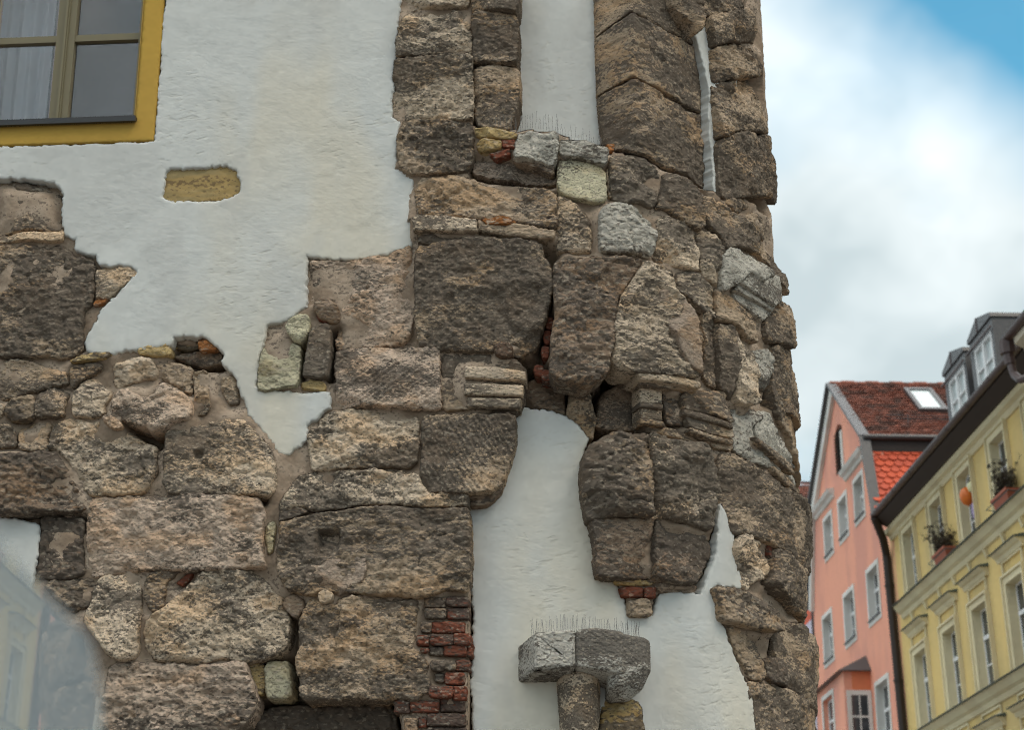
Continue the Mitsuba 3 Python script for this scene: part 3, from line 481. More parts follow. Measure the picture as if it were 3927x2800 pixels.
PLASTER = {
'facade': (0.045,"-5067 9938 -1014 9729 -951 8806 -954 8473 -955 8217 -979 8109 -986 7859 -994 7654 -936 7616 -941 7539 -950 7365 -954 7262 -881 7207 -839 7161 -846 7052 -853 6882 -836 6814 -839 6664 -946 6617 -1099 6582 -1284 6568 -1439 6583 -1549 6603 -1548 6437 -1537 6223 -1610 6192 -1668 6128 -1736 6124 -1797 6122 -1820 6084 -1841 5891 -1856 5699 -1845 5648 -1754 5639 -1648 5637 -1496 5620 -1412 5637 -1361 5629 -1350 5591 -1354 5513 -1416 5483 -1435 5436 -1508 5391 -1499 5297 -1536 5252 -1600 5207 -1653 5186 -1704 5209 -1753 5288 -1832 5383 -1912 5464 -1947 5575 -2000 5703 -2024 5767 -2081 5801 -2114 5840 -2102 5914 -2158 5970 -2209 6014 -2263 6038 -2439 6043 -2454 5988 -2612 5960 -2826 5934 -2918 5913 -3044 5949 -3066 6021 -2995 6183 -2987 6248 -2917 6312 -2802 6442 -2739 6523 -2763 6551 -2843 6577 -3008 6589 -3033 6667 -3103 6676 -3181 6705 -3191 6790 -3274 6827 -3295 6930 -3313 7172 -3372 7226 -3568 7258 -3699 7273 -4742 7299"),
'corner': (0.03,"-4447 4856 -3529 4807 -3346 4788 -3262 4756 -3250 4559 -3267 4410 -3276 4350 -3150 2653 -4176 2659"),
'arch_panel': (-0.13,"-430 9822 921 9914 847 7449 374 7424 168 7468 -129 7528 -415 7574"),
'slit': (-0.055,"1313 9060 1300 8596 1320 8517 1387 8368 1453 8168 1461 8045 1442 7894 1464 7556 1465 7223 1786 7334 1997 9379"),
'niche': ('niche',"-156 5534 -36 5506 116 5482 224 5451 300 5375 355 5299 345 5221 321 5097 319 4944 353 4764 397 4615 404 4496 454 4380 531 4325 576 4239 614 4139 780 4140 812 4253 870 4299 1085 4283 1116 4351 1187 4567 1238 4880 1259 4921 1314 4832 1368 4688 1398 4480 1447 4362 1369 4349 1211 4340 1176 4326 1224 4214 1237 4097 1306 3960 1379 3823 1457 3717 1492 3577 1473 2673 -376 2642 -410 3461 -426 3744 -414 3973 -409 4176 -440 4352 -438 4848 -317 4864 -229 4963 -209 5100 -168 5253"),
'hole': (0.045,"-2581 7302 -2390 7310 -2172 7317 -2088 7284 -2046 7174 -2052 7106 -2104 7073 -2239 7048 -2529 7058 -2590 7085 -2588 7193"),
}
MARK = {
'win_outer': [(-3.787,7.529),(-2.686,7.525),(-2.673,8.656)],
'win_glass': [(-3.820,7.702),(-2.832,7.710),(-2.826,8.693),(-2.833,8.385),(-3.887,8.392),(-3.894,8.457),(-2.832,8.438)],
'mullion': [(-3.479,7.735),(-3.348,7.735),(-3.475,8.734),(-3.338,8.728)],
'corbel_front': [(-0.005,3.917),(-0.006,3.702),(0.225,3.929),(0.223,3.749),(0.487,3.941),(0.478,3.685),(0.692,3.926),(0.689,3.792),(0.651,3.654),(0.530,3.553),(0.387,3.579)],
'corbel_back': [(-0.128,3.909),(-0.128,3.680),(0.143,3.695)],
'stem': [(0.130,3.668),(0.407,3.672),(0.136,3.462),(0.400,3.465),(0.143,3.364),(0.376,3.367)],
'spike_top': [(-0.309,7.506),(-0.122,7.460),(-0.024,7.503),(0.160,7.463),(0.167,7.389),(0.485,7.345)],
'spike_low': [(-0.793,6.881),(-0.600,6.875)],
'frame': [(-4.148,8.981),(-3.562,3.252),(-0.154,8.798),(-0.154,3.217)],
}
ARRIS = 0.673
GY, GZ = 0.12, 1.955
ARRIS_N = lambda s: np.where(s < ARRIS, .13 - 1.45 * (ARRIS - s), .13 - .33 * (s - ARRIS))
def NICHE_N(s):
    t = np.clip((s - .72) / .5, 0, 1); return -.06 + .15 * t * t * (3 - 2 * t)
gate = thing('gatehouse', 'old gatehouse with round corner tower of rough ancient stone blocks set in white plaster', 'building')
S0, S1, Z0, Z1 = -4.75, SL + .3, 2.7, 9.85
FINE = sbox(S0, Z0, S1, Z1)
def clean(p):
    p = Polygon(p)
    return p if p.is_valid else max(getattr(p.buffer(0), 'geoms', [p.buffer(0)]), key=lambda g: g.area)

def add_stone(name, o, tone, crust, r, a, opt, txt, i):
    p = pts(txt)
    hard = opt.get('face')
    crisp = name in ('moulding', 'brick') or hard
    poly = clean(p if crisp else chaikin(p)).buffer(.0 if hard else .005)
    size = math.sqrt(poly.area)
    h = .0125 if size > .25 else (.009 if size > .09 else .0065)
    pt, tri, rings, edge = sheet(poly, h, .010 if hard else (.018 if size > .2 else .004 if crisp else .009), i + 1)
    q = np.c_[pt, np.full(len(pt), i * .73)]
    base = ARRIS_N(pt[:, 0]) if o == 'pier' else np.full(len(pt), float(o))
    am = a / 1000 * (.45 if name in ('moulding', 'cornice_block') else 1)
    lo, mi_, hi = nfbm(q * 4.5, 3, 41) - .5, nfbm(q * 13, 3, 42) - .5, nfbm(q * 38, 2, 43) - .5
    rid = 1 - 2 * np.abs(nfbm(np.c_[pt * np.array([9, 14]), np.full(len(pt), i * 1.3)], 3, 44) - .5)
    n = base + am * (2.2 * lo + 2.5 * mi_ + 1.9 * hi) - am * 1.1 * np.clip((rid - .86) / .14, 0, 1)
    step = nfbm(q * 2.6 + 9, 2, 45)
    n -= am * 1.3 * np.clip((step - .54) / .03, 0, 1)            # broken-off flakes
    if name == 'stone' and not hard and size > .2 and 'mat' not in opt:
        rg = np.random.default_rng(i)
        c = pt.mean(0)
        n += (pt[:, 0] - c[0]) * rg.uniform(-.07, .07) + (pt[:, 1] - c[1]) * rg.uniform(-.14, .05) + rg.uniform(-.012, .022)
        n += .012 * np.clip((nfbm(q * 1.7 + 4, 2, 48) - .5) / .04, -1, 1)                       # split faces
    if not crisp and a > 5:                                                    # corners and arrises knocked off in flat facets
        rg = np.random.default_rng(i + 500); rp = pt[rings[0]]; c = pt.mean(0)
        cut = np.zeros(len(pt))
        for _ in range(int((2 + size * 8) * (.4 if crust >= 7 else .9))):
            b = rp[rg.integers(len(rp))]; d_ = c - b; an = math.atan2(d_[1], d_[0]) + rg.normal(0, .6)
            w = min(rg.uniform(.02, .11), .22 * size); sl = rg.uniform(.25, .85)
            pr = (pt[:, 0] - b[0]) * math.cos(an) + (pt[:, 1] - b[1]) * math.sin(an) + .05 * (nfbm(q * 9 + _, 3, 49) - .5)
            near_ = np.exp(-(np.hypot(pt[:, 0] - b[0], pt[:, 1] - b[1]) / (3.2 * w)) ** 4)
            cut = np.maximum(cut, near_ * sl * np.clip(w - pr, 0, .075))
        n -= cut
    if name == 'moulding' and a <= 3: r = .02
    if 'worm' in opt:
        wq = np.c_[pt * np.array([30, 42]) + 2.2 * (nfbm(q * 8, 2, 7)[:, None] - .5), np.full(len(pt), i)]
        n += opt['worm'] / 1000 * (np.clip(1 - np.abs(nfbm(wq, 2, 46) - .5) / .13, 0, 1) - .6)
    if 'chisel' in opt:
        an = math.radians(opt['chisel'])
        w = pt[:, 0] * math.sin(an) + pt[:, 1] * math.cos(an)
        n += .0065 * np.sin((w + .016 * (nfbm(q * 6, 2, 8) - .5)) * 2 * math.pi / .034) * np.clip(nfbm(q * 3, 2, 9) * 2 - .3, 0, 1)
    if 'dome' in opt: n += opt['dome'] * (1 - np.exp(-edge / .12))
    r = r * (.20 + .55 * nfbm(q * 5, 2, 50)) if not crisp else np.full(len(pt), min(r, .02 if name == 'moulding' else .012))
    e = 1 - np.clip(edge / r, 0, 1)
    n -= .6 * r * (1 - np.sqrt(np.clip(1 - e * e, 0, 1)))
    if 'pit' in opt:
        s_, z_, rr, dp = opt['pit']
        n -= dp * np.clip(1.5 - np.hypot(pt[:, 0] - s_, pt[:, 1] - z_) / rr, 0, 1)
    if 'slot' in opt:
        s_, z_, s2, z2, dp = opt['slot']
        ins = np.minimum(np.minimum(pt[:, 0] - s_, s2 - pt[:, 0]), np.minimum(pt[:, 1] - z_, z2 - pt[:, 1]))
        n -= dp * np.clip(ins / .02 + .5, 0, 1) * np.clip(.25 + (pt[:, 1] - z_) / (z2 - z_), 0, 1)
    EDGE_P.append(pt[rings[0]]); EDGE_N.append((.6 * base + .4 * n)[rings[0]])
    mesh, uv = relief(pt, n, tri, rings, .34 if o == 'pier' or 'worm' in opt else (.26 if size > .15 else .14), (0, 0))
    uv = np.c_[np.clip(uv[:, 0], -9, 9) * .9 + 40 * tone, uv[:, 1] + 25 * (10 * crust + (i * 7 + 3) % 10) - 6]
    put(name, mesh, opt.get('mat', 'stone_mat'), gate, smooth=True, uv=uv, label=opt.get('label'))
EDGE_P, EDGE_N = [], []
for i, e in enumerate(STONES):
    add_stone(*e, i)

# mortar bed that all the stones sit in
LOW = [clean(pts(PLASTER[k][1])) for k in ('arch_panel', 'slit', 'niche')] + [sbox(-3.99, 7.70, -2.83, 9.85), sbox(.30, 7.55, 1.55, 9.85)] + [clean(pts(e[7])).buffer(-.01) for e in STONES if e[1] == 'pier']
gs, gz = np.arange(S0, S1, .024), np.arange(Z0, Z1, .024)
ms, mz = np.meshgrid(gs, gz)
q = np.stack([ms, mz, ms * 0], -1)
dist, near = cKDTree(np.vstack(EDGE_P)).query(np.c_[ms.ravel(), mz.ravel()], k=10)
w = 1 / (dist + .01) ** 2
lvl = ((np.concatenate(EDGE_N)[near] * w).sum(1) / w.sum(1)).reshape(ms.shape); far = np.clip(dist[:, 0].reshape(ms.shape) / .10, 0, 1)
mn = (lvl - .040) * (1 - far) + .02 * far + .03 * (nfbm(q * 5, 4, 1) - .5) + .020 * (nfbm(q * 22, 3, 2) - .5)
for k in ('facade', 'corner'):
    mn = np.where(shapely.contains_xy(clean(pts(PLASTER[k][1])).buffer(-.02), ms, mz), np.minimum(mn, .0), mn)
for dep, txt in RECESSES:
    pg = clean(pts(txt)).buffer(-.02)
    if pg.is_empty: continue
    dist = shapely.distance(pg, shapely.points(ms, mz))
    mn -= dep * np.clip(1 - dist / .06, 0, 1) ** 1.5
for j, pg in enumerate(LOW):
    mn = np.where(shapely.contains_xy(pg, ms, mz), -1.3 if j == 3 else -.42, mn)
nr, nc = ms.shape
ix = np.arange(nr * nc).reshape(nr, nc)
f = np.vstack([np.c_[ix[:-1, :-1].ravel(), ix[1:, 1:].ravel(), ix[:-1, 1:].ravel()], np.c_[ix[:-1, :-1].ravel(), ix[1:, :-1].ravel(), ix[1:, 1:].ravel()]])[:, ::-1]
put('mortar_bed', (W(ms.ravel(), mn.ravel(), mz.ravel()), f), 'mortar_mat', gate, smooth=True, uv=np.c_[ms.ravel(), mz.ravel()], label='brown mortar in the joints between the stones')

# white plaster
GLASS = sbox(-3.99, 7.70, -2.83, 9.15); BAND = sbox(-4.14, 7.527, -2.683, 9.30)
def add_plaster(name, n0, poly, mat='plaster_mat', h=.015, rough=.026, r=.009, amp=1.0, depth=.09, label=None, part='plaster'):
    for k, pg in enumerate(getattr(poly, 'geoms', [poly])):
        pt, tri, rings, edge = sheet(pg, h, rough, 77 + k)
        q = np.c_[pt, np.full(len(pt), 3.3)]
        n = (NICHE_N(pt[:, 0]) if n0 == 'niche' else n0) + amp * (.030 * (nfbm(q * 1.7, 3, 51) - .5) + .010 * (nfbm(q * np.array([6, 8, 1]), 4, 52) - .5) + .0035 * (nfbm(q * np.array([24, 30, 1]), 2, 53) - .5))
        n += amp * .010 * np.exp(-edge / .04) * (nfbm(q * 9, 3, 54) - .6)                     # thicker, lumpy lip beside the stones
        e = 1 - np.clip(edge / r, 0, 1)
        n -= .8 * r * (1 - np.sqrt(np.clip(1 - e * e, 0, 1)))
        mesh, uv = relief(pt, n, tri, rings, depth)
        put(part, mesh, mat, gate, smooth=True, uv=uv, label=label)
fac = clean(pts(PLASTER['facade'][1])).intersection(FINE).difference(clean(chaikin(pts(PLASTER['hole'][1])))).difference(BAND)
add_plaster('facade', .036, fac, label='white plaster of the straight front beside the window')
add_plaster('corner', .03, clean(pts(PLASTER['corner'][1])).intersection(FINE))
for k in ('arch_panel', 'slit', 'niche'):
    add_plaster(k, {'arch_panel': -.19, 'slit': -.055, 'niche': 'niche'}[k], clean(pts(PLASTER[k][1])).intersection(FINE), depth=.2,
        label={'arch_panel': 'white plastered panel between two stone piers', 'niche': 'white plastered round niche behind the corbel'}.get(k))
add_plaster('band', .040, BAND.difference(GLASS), 'ochre_mat', .02, .003, .006, .25, .1, 'ochre yellow painted band round the window', 'window_surround')

# the rest of the building, outside the photograph
def strip(s0, s1, z0, z1, n, ds=.1):
    ss = np.linspace(s0, s1, max(2, int((s1 - s0) / ds))); k = len(ss)
    v = np.vstack([W(ss, n, z0), W(ss, n, z1)]); i = np.arange(k - 1)
    return v, np.vstack([np.c_[i, i + 1, i + 1 + k], np.c_[i, i + 1 + k, i + k]]), np.r_[np.c_[ss, np.full(k, z0)], np.c_[ss, np.full(k, z1)]]
for s0, s1, z0, z1, n in ((-9, S0 + .02, 0, 11, .045), (S0, SL + 12, 0, Z0 + .03, .045), (S0, SL + 12, Z1 - .03, 11, .045), (S1 - .05, SL + 12, Z0, Z1, .02)):
    v, f, uv = strip(s0, s1, z0, z1, n); put('plaster', (v, f), 'plaster_mat', gate, smooth=True, uv=uv)
ss = np.linspace(-9, SL + 12, 160); top = W(ss, .3, 11.0); mid = np.tile([[-3.0, 17.0, 14.5]], (160, 1)); k = np.arange(159)
put('roof', (np.vstack([top, mid]), np.vstack([np.c_[k, k + 1, k + 161], np.c_[k, k + 161, k + 160]])), 'tile_old', gate)

# window of the straight front
def WB(s0, s1, z0, z1, n0, n1):
    v = np.array([W(s, n, z) for s in (s0, s1) for n in (n0, n1) for z in (z0, z1)])
    m = trimesh.Trimesh(v, [[0, 1, 3], [0, 3, 2], [4, 6, 7], [4, 7, 5], [0, 4, 5], [0, 5, 1], [2, 3, 7], [2, 7, 6], [0, 2, 6], [0, 6, 4], [1, 5, 7], [1, 7, 3]], process=False)
    m.fix_normals(); return m
cat = trimesh.util.concatenate
win = gate + '__window'; USED.add(win)
labels[win] = {'label': 'olive framed casement window in the ochre surround'}
put('reveal', cat([WB(-2.84, -2.82, 7.68, 9.15, -.2, .03), WB(-4.0, -3.98, 7.68, 9.15, -.2, .03), WB(-4, -2.82, 9.14, 9.16, -.2, .03)]), 'reveal_ochre', win)
put('frame', cat([WB(-2.87, -2.84, 7.72, 9.14, -.09, -.03), WB(-3.98, -3.95, 7.72, 9.14, -.09, -.03)] +
    [WB(-3.95, -3.478, 7.705, 7.73, -.085, -.035), WB(-3.342, -2.87, 7.705, 7.73, -.085, -.035)]), 'window_olive', win)
put('mullion', cat([WB(-3.478, -3.430, 7.71, 9.14, -.085, -.02), WB(-3.390, -3.342, 7.71, 9.14, -.085, -.02), WB(-3.43, -3.39, 7.71, 9.14, -.085, -.005), WB(-3.419, -3.401, 7.71, 9.14, -.01, .006)]), 'window_olive', win)
for a, b in ((-3.95, -3.478), (-3.342, -2.87)):
    put('glazing_bar', WB(a, b, 8.392, 8.445, -.08, -.03), 'window_olive', win)
    for z0, z1 in ((7.73, 8.392), (8.445, 9.14)):
        v = W([a, b, b, a], -.06, [z0, z0, z1, z1]); put('pane', (v, np.array([[0, 1, 2], [0, 2, 3]])), 'pane_clear', win)
def curtain(s0, s1, mat, ph):
    ss = np.linspace(s0, s1, 90); n = -.30 + .020 * np.sin(ss * 70 + ph) + .014 * np.sin(ss * 31 + 2 * ph); k = np.arange(89)
    put('curtain', (np.vstack([W(ss, n, 7.5), W(ss, n, 9.4)]), np.vstack([np.c_[k, k + 1, k + 91], np.c_[k, k + 91, k + 90]])), mat, win, smooth=True)
curtain(-4.05, -3.60, 'curtain', 0); curtain(-3.58, -3.50, 'curtain_pink', 1); curtain(-2.90, -2.75, 'curtain_pink', 2)
put('room', cat([WB(-4.6, -2.3, 7.3, 9.7, -.9, -.85), WB(-4.6, -4.55, 7.3, 9.7, -1.55, -.45), WB(-2.35, -2.3, 7.3, 9.7, -1.55, -.45), WB(-4.6, -2.3, 7.25, 7.3, -1.55, -.45), WB(-4.6, -2.3, 9.7, 9.75, -1.55, -.45)]), 'room_dark', win)
put('sill', cat([WB(-4.1, -2.815, 7.688, 7.712, -.09, .085), WB(-4.1, -2.812, 7.668, 7.69, .06, .088)]), 'sill_black', win, label='thin black metal sill')

# corbel that carries nothing any more
def lump(groups, h, amp, seed):
    m = m3.Manifold()
    for g in groups:
        g = np.array(g, float)
        m += m3.Manifold.hull(m3.Manifold.compose([m3.Manifold.sphere(.018, 8).translate(list(map(float, x))) for x in g]))
    m = m.refine_to_length(h).to_mesh()
    t = trimesh.Trimesh(m.vert_properties[:, :3], m.tri_verts, process=True)
    trimesh.smoothing.filter_taubin(t, iterations=6)
    v = np.array(t.vertices); nv = np.array(t.vertex_normals)
    v = v + nv * (amp * (2.4 * (nfbm(v * 6 + seed, 3, 61) - .5) + 1.6 * (nfbm(v * 20 + seed, 3, 62) - .5) + .9 * (nfbm(v * 60, 2, 63) - .5)))[:, None]
    return W(v[:, 0], v[:, 1], v[:, 2]), np.array(t.faces)[:, ::-1], v
cb = gate + '__corbel'; USED.add(cb); labels[cb] = {'label': 'weathered grey stone corbel with bird spikes on the niche wall'}
def corb(name, groups, amp=.006, seed=0):
    v, f, q = lump(groups, .010, amp, seed); put(name, (v, f), 'stone_mat', cb, smooth=True, uv=np.c_[q[:, 0] + .5 * q[:, 1] + 40 * (1 if name == 'stem' else 9), q[:, 2] + .7 * q[:, 1] + 25 * (50 if name == 'stem' else (60 if seed < 3 else 70) + seed % 10) - 6])
corb('slab', [[(-.115, -.1, 3.90), (-.115, -.1, 3.70), (.015, .215, 3.925), (.015, .215, 3.725), (.208, .23, 3.935), (.208, .23, 3.745), (.208, -.1, 3.935), (.208, -.1, 3.705)]], .008, 1)
R_ = [(.245, -.1, 3.93), (.245, -.1, 3.71), (.245, .235, 3.94), (.245, .235, 3.745), (.33, .25, 3.95), (.47, .245, 3.935), (.47, .245, 3.70), (.47, -.1, 3.93), (.47, -.1, 3.66)]
nose = [(.47, .245, 3.92), (.47, .23, 3.64), (.47, -.1, 3.92), (.47, -.1, 3.57), (.43, .17, 3.62)]
for an in np.linspace(15, 100, 7):
    c, s_ = math.cos(math.radians(an)), math.sin(math.radians(an))
    nose += [(.52 + .165 * s_, .03 + .20 * c, 3.915), (.52 + .165 * s_, .03 + .20 * c, 3.74), (.50 + .14 * s_, .02 + .17 * c, 3.64), (.48 + .09 * s_, .0 + .13 * c, 3.58)]
corb('slab', [R_, nose], .004, 5)
stem = []
for z, w, dp in ((3.70, .125, .19), (3.5, .118, .185), (3.36, .105, .165), (3.28, .085, .13), (3.245, .05, .08)):
    for an in np.linspace(-90, 90, 9):
        stem.append((.268 + w * math.sin(math.radians(an)), -.08 + (dp + .02) * math.cos(math.radians(an)), z))
corb('stem', [stem], .005, 13)

# bird spikes: fine wires on the ledges
def spikes(line, n, hgt, name='bird_spikes', parent=gate):
    ms_ = []; line = np.array(line, float); rg = np.random.default_rng(len(line) + n)
    L = np.r_[0, np.cumsum(np.linalg.norm(np.diff(line, axis=0), axis=1))]
    for j in range(n):
        x = np.array([np.interp((j + rg.uniform(-.2, .2)) / n * L[-1], L, line[:, i]) for i in range(3)])
        tip = x + [rg.normal(0, .006), rg.choice([-.035, 0, .035]) + rg.normal(0, .006), hgt * rg.uniform(.75, 1.08)]
        a, b = W(*x[[0, 1, 2]]), W(tip[0], tip[1], tip[2])
        ms_.append(trimesh.creation.cylinder(radius=.0011, segment=[a, b], sections=5))
    put(name, cat(ms_), 'steel_wire', parent, kind='stuff', label='fine steel bird spikes')
spikes([(-.02, .15, 3.93), (.1, .19, 3.94), (.25, .2, 3.94), (.5, .18, 3.93), (.64, .08, 3.93)], 62, .115, parent=cb)
spikes([(-.30, .06, 7.50), (-.13, .06, 7.47), (-.02, .10, 7.5), (.15, .10, 7.46), (.17, .08, 7.40), (.48, .08, 7.34)], 44, .125)
spikes([(-.80, .06, 6.86), (-.62, .06, 6.85)], 6, .09)
# ------------------------------------------------------------------ the street behind: houses along one line
P0, AZ = np.array([11.9, 43.0, 0.0]), math.radians(-2.5)
DIR = np.array([math.sin(AZ), math.cos(AZ), 0]); NRM = np.array([-DIR[1], DIR[0], 0])
LEAN = [0.0]
def H(p):
    p = np.asarray(p, float).reshape(-1, 3)        # (u along the street, n towards the street, z)
    return P0 + np.outer(p[:, 0] + LEAN[0] * (p[:, 2] - 12.6), DIR) + np.outer(p[:, 1], NRM) + np.outer(p[:, 2], [0, 0, 1])
BF = np.array([[0, 1, 3], [0, 3, 2], [4, 6, 7], [4, 7, 5], [0, 4, 5], [0, 5, 1], [2, 3, 7], [2, 7, 6], [0, 2, 6], [0, 6, 4], [1, 5, 7], [1, 7, 3]])
def hfix(m):
    m.fix_normals(); return m
def HB(u0, u1, n0, n1, z0, z1):
    return hfix(trimesh.Trimesh(H([(u, n, z) for u in (u0, u1) for n in (n0, n1) for z in (z0, z1)]), BF, process=False))
def HX(section, u0, u1):
    """a moulding: section of (n, z) points drawn out along the street"""
    pg = Polygon(section); pg = pg if pg.is_valid else pg.buffer(0)
    m = trimesh.creation.extrude_polygon(pg, u1 - u0, engine='earcut'); v = np.array(m.vertices)
    return hfix(trimesh.Trimesh(H(np.c_[v[:, 2] + u0, v[:, 0], v[:, 1]]), m.faces, process=False))
def HP(poly, n0, n1):
    """a polygon of (u, z) drawn out from n0 to n1"""
    m = trimesh.creation.extrude_polygon(poly, n1 - n0, engine='earcut'); v = np.array(m.vertices)
    return hfix(trimesh.Trimesh(H(np.c_[v[:, 0], v[:, 2] + n0, v[:, 1]]), m.faces, process=False))
def HC(a, b, r, seg=8):
    a, b = H(a)[0], H(b)[0]; return trimesh.creation.cylinder(radius=r, segment=[a, b], sections=seg)
def frame_poly(u0, u1, z0, z1, t):
    return sbox(u0, z0, u1, z1).difference(sbox(u0 + t, z0 + t, u1 - t, z1 - t))
def house_window(parent, u0, u1, z0, z1, deep, trim, sur=.17, surn=.05, transom=.62, bottom=True, sill=None):
    w = numbered(parent + '__window'); USED.add(w)
    o = sbox(u0 - sur, z0 - (sur if bottom else 0), u1 + sur, z1 + sur).difference(sbox(u0, z0 - (0 if bottom else 1), u1, z1))
    put('surround', cat([HP(o, .002, surn)] + ([HP(sbox(u0 - sur - .05, z0 - (sur if bottom else 0), u1 + sur + .05, z1 + sur + .05).difference(sbox(u0 - sur, z0 - 1, u1 + sur, z1 + sur)), .001, surn + .05)] if surn > .06 else [])), trim, w)
    put('reveal', HP(sbox(u0 - .02, z0 - .02, u1 + .02, z1 + .02).difference(sbox(u0 + .004, z0 + .004, u1 - .004, z1 - .004)), -deep - .1, .0), trim, w)
    t = .065; zt = z0 + transom * (z1 - z0); uc = (u0 + u1) / 2
    bars = [HP(frame_poly(u0, u1, z0, z1, t), -deep - .04, -deep), HB(u0 + t, u1 - t, -deep - .04, -deep + .03, zt - .05, zt + .05)]
    bars += [HB(uc - .045, uc + .045, -deep - .04, -deep + .015, z0 + t, z1 - t), HB(u0 + t, u1 - t, -deep - .035, -deep - .002, z0 + .31 * (z1 - z0) - .02, z0 + .31 * (z1 - z0) + .02)]
    put('frame', cat(bars), 'window_white', w)
    put('pane', HB(u0 + t, u1 - t, -deep - .035, -deep - .025, z0 + t, z1 - t), 'pane_dark', w)
    if sill: put('sill', HB(u0 - .06, u1 + .06, -deep + .05, .09, z0 - .005, z0 + .04), sill, w)
    return w

# yellow house
LEAN[0] = .087
yh = thing('yellow_house', 'yellow rendered house with cream window surrounds and dark dormers', 'house')
UC = [8.6, 5.55, 2.72, -.24, -3.15]
opens = [(c - .57, c + .57, 13.52, 15.38) for c in UC] + [(c - .62, c + .62, 9.66, 11.76) for c in UC] + [(c - .62, c + .62, 5.9, 8.0) for c in UC]
body = sbox(-5.0, 0, 11.05, 16.0)
wallp = body
for u0, u1, z0, z1 in opens: wallp = wallp.difference(sbox(u0, z0, u1, z1))
put('wall', HP(wallp, -.45, 0), 'yellow_wash', yh)
put('wall', cat([HB(10.85, 11.05, -9, -.45, 0, 16), HB(-5, -4.8, -9, -.45, 0, 16), HB(-5, 11.0, -1.5, -1.4, 0, 16)]), 'yellow_wash', yh)
rowz = [(13.52, 15.38), (9.66, 11.76), (5.9, 8.0)]
for c in UC:
    house_window(yh, c - .57, c + .57, 13.52, 15.38, .17, 'cream_trim', .17, .07, .60, False)
    house_window(yh, c - .62, c + .62, 9.66, 11.76, .17, 'cream_trim', .17, .07, .64, False)
    house_window(yh, c - .62, c + .62, 5.9, 8.0, .17, 'cream_trim', .17, .07, .64, False)
    for z in (12.0, 8.24):
        pm = numbered(yh + '__pediment'); USED.add(pm)
        put('panel_frame', HP(frame_poly(c - .80, c + .80, z - .04, z + .36, .07), .003, .06), 'cream_trim', pm)
        put('cornice', HX([(0, z + .34), (.08, z + .34), (.12, z + .44), (.18, z + .48), (.24, z + .55), (0, z + .55)], c - .98, c + .98), 'cream_trim', pm)
        put('cap', HX([(0, z + .553), (.28, z + .553), (.29, z + .57), (0, z + .64)], c - 1.03, c + 1.03), 'cap_metal', pm)
for z in (13.42, 9.56):
    st_ = numbered(yh + '__string_course'); USED.add(st_)
    put('moulding', HX([(0, z - .42), (.06, z - .40), (.10, z - .28), (.18, z - .22), (.26, z - .10), (.30, z - .05), (0, z - .05)], -5, 10.1), 'cream_trim', st_)
    put('cap', HX([(0, z - .046), (.36, z - .046), (.37, z - .03), (0, z + .06)], -5, 9.98), 'cap_metal', st_)
    if z > 13:
        for kx in range(11):
            u = 9.0 - 1.47 * kx
            put('bracket', HX([(0, z - .66), (.05, z - .66), (.08, z - .55), (.12, z - .44), (0, z - .41)], u - .06, u + .06), 'cream_trim', st_)
for c in UC:
    put('parapet_panel', HP(frame_poly(c - .82, c + .82, 8.88, 9.12, .06), .003, .05), 'cream_trim', yh)
put('cornice', HX([(0, 15.55), (.05, 15.55), (.10, 15.68), (.20, 15.74), (.24, 15.86), (0, 15.86)], -5, 10.6), 'cream_trim', yh)
put('soffit', HX([(0, 15.863), (.28, 15.863), (.62, 16.05), (.62, 16.10), (0, 16.10)], -5, 10.1), 'dark_wood', yh)
g = [(.70 + .11 * math.cos(a), 16.18 + .11 * math.sin(a)) for a in np.linspace(math.pi, 2 * math.pi, 9)] + [(.79, 16.18), (.70, 16.11), (.61, 16.18)]
put('gutter', HX(g, -5, 9.8), 'gutter_brown', yh)
for u in np.arange(-4.3, 9.8, 1.9): put('gutter_joint', HX([(.70 + .12 * math.cos(a), 16.18 + .12 * math.sin(a)) for a in np.linspace(math.pi, 2 * math.pi, 9)], u, u + .06), 'gutter_brown', yh)
put('roof', HX([(.62, 16.2), (-4.6, 21.2), (-9.8, 16.2)], -5, 9.9), 'sheet_metal', yh)
pipe = [((9.75, .70, 16.08), (10.5, .30, 15.6)), ((10.5, .30, 15.6), (10.9, .14, 15.2)), ((10.9, .14, 15.2), (10.9, .14, 0))]
put('downpipe', cat([HC(a, b, .12) for a, b in pipe]), 'dark_wood', yh)
for z in (14.2, 11.3, 8.0): put('pipe_clip', HC((10.9, .14, z), (10.9, .14, z + .07), .145), 'dark_wood', yh)
LEAN[0] = 0.0
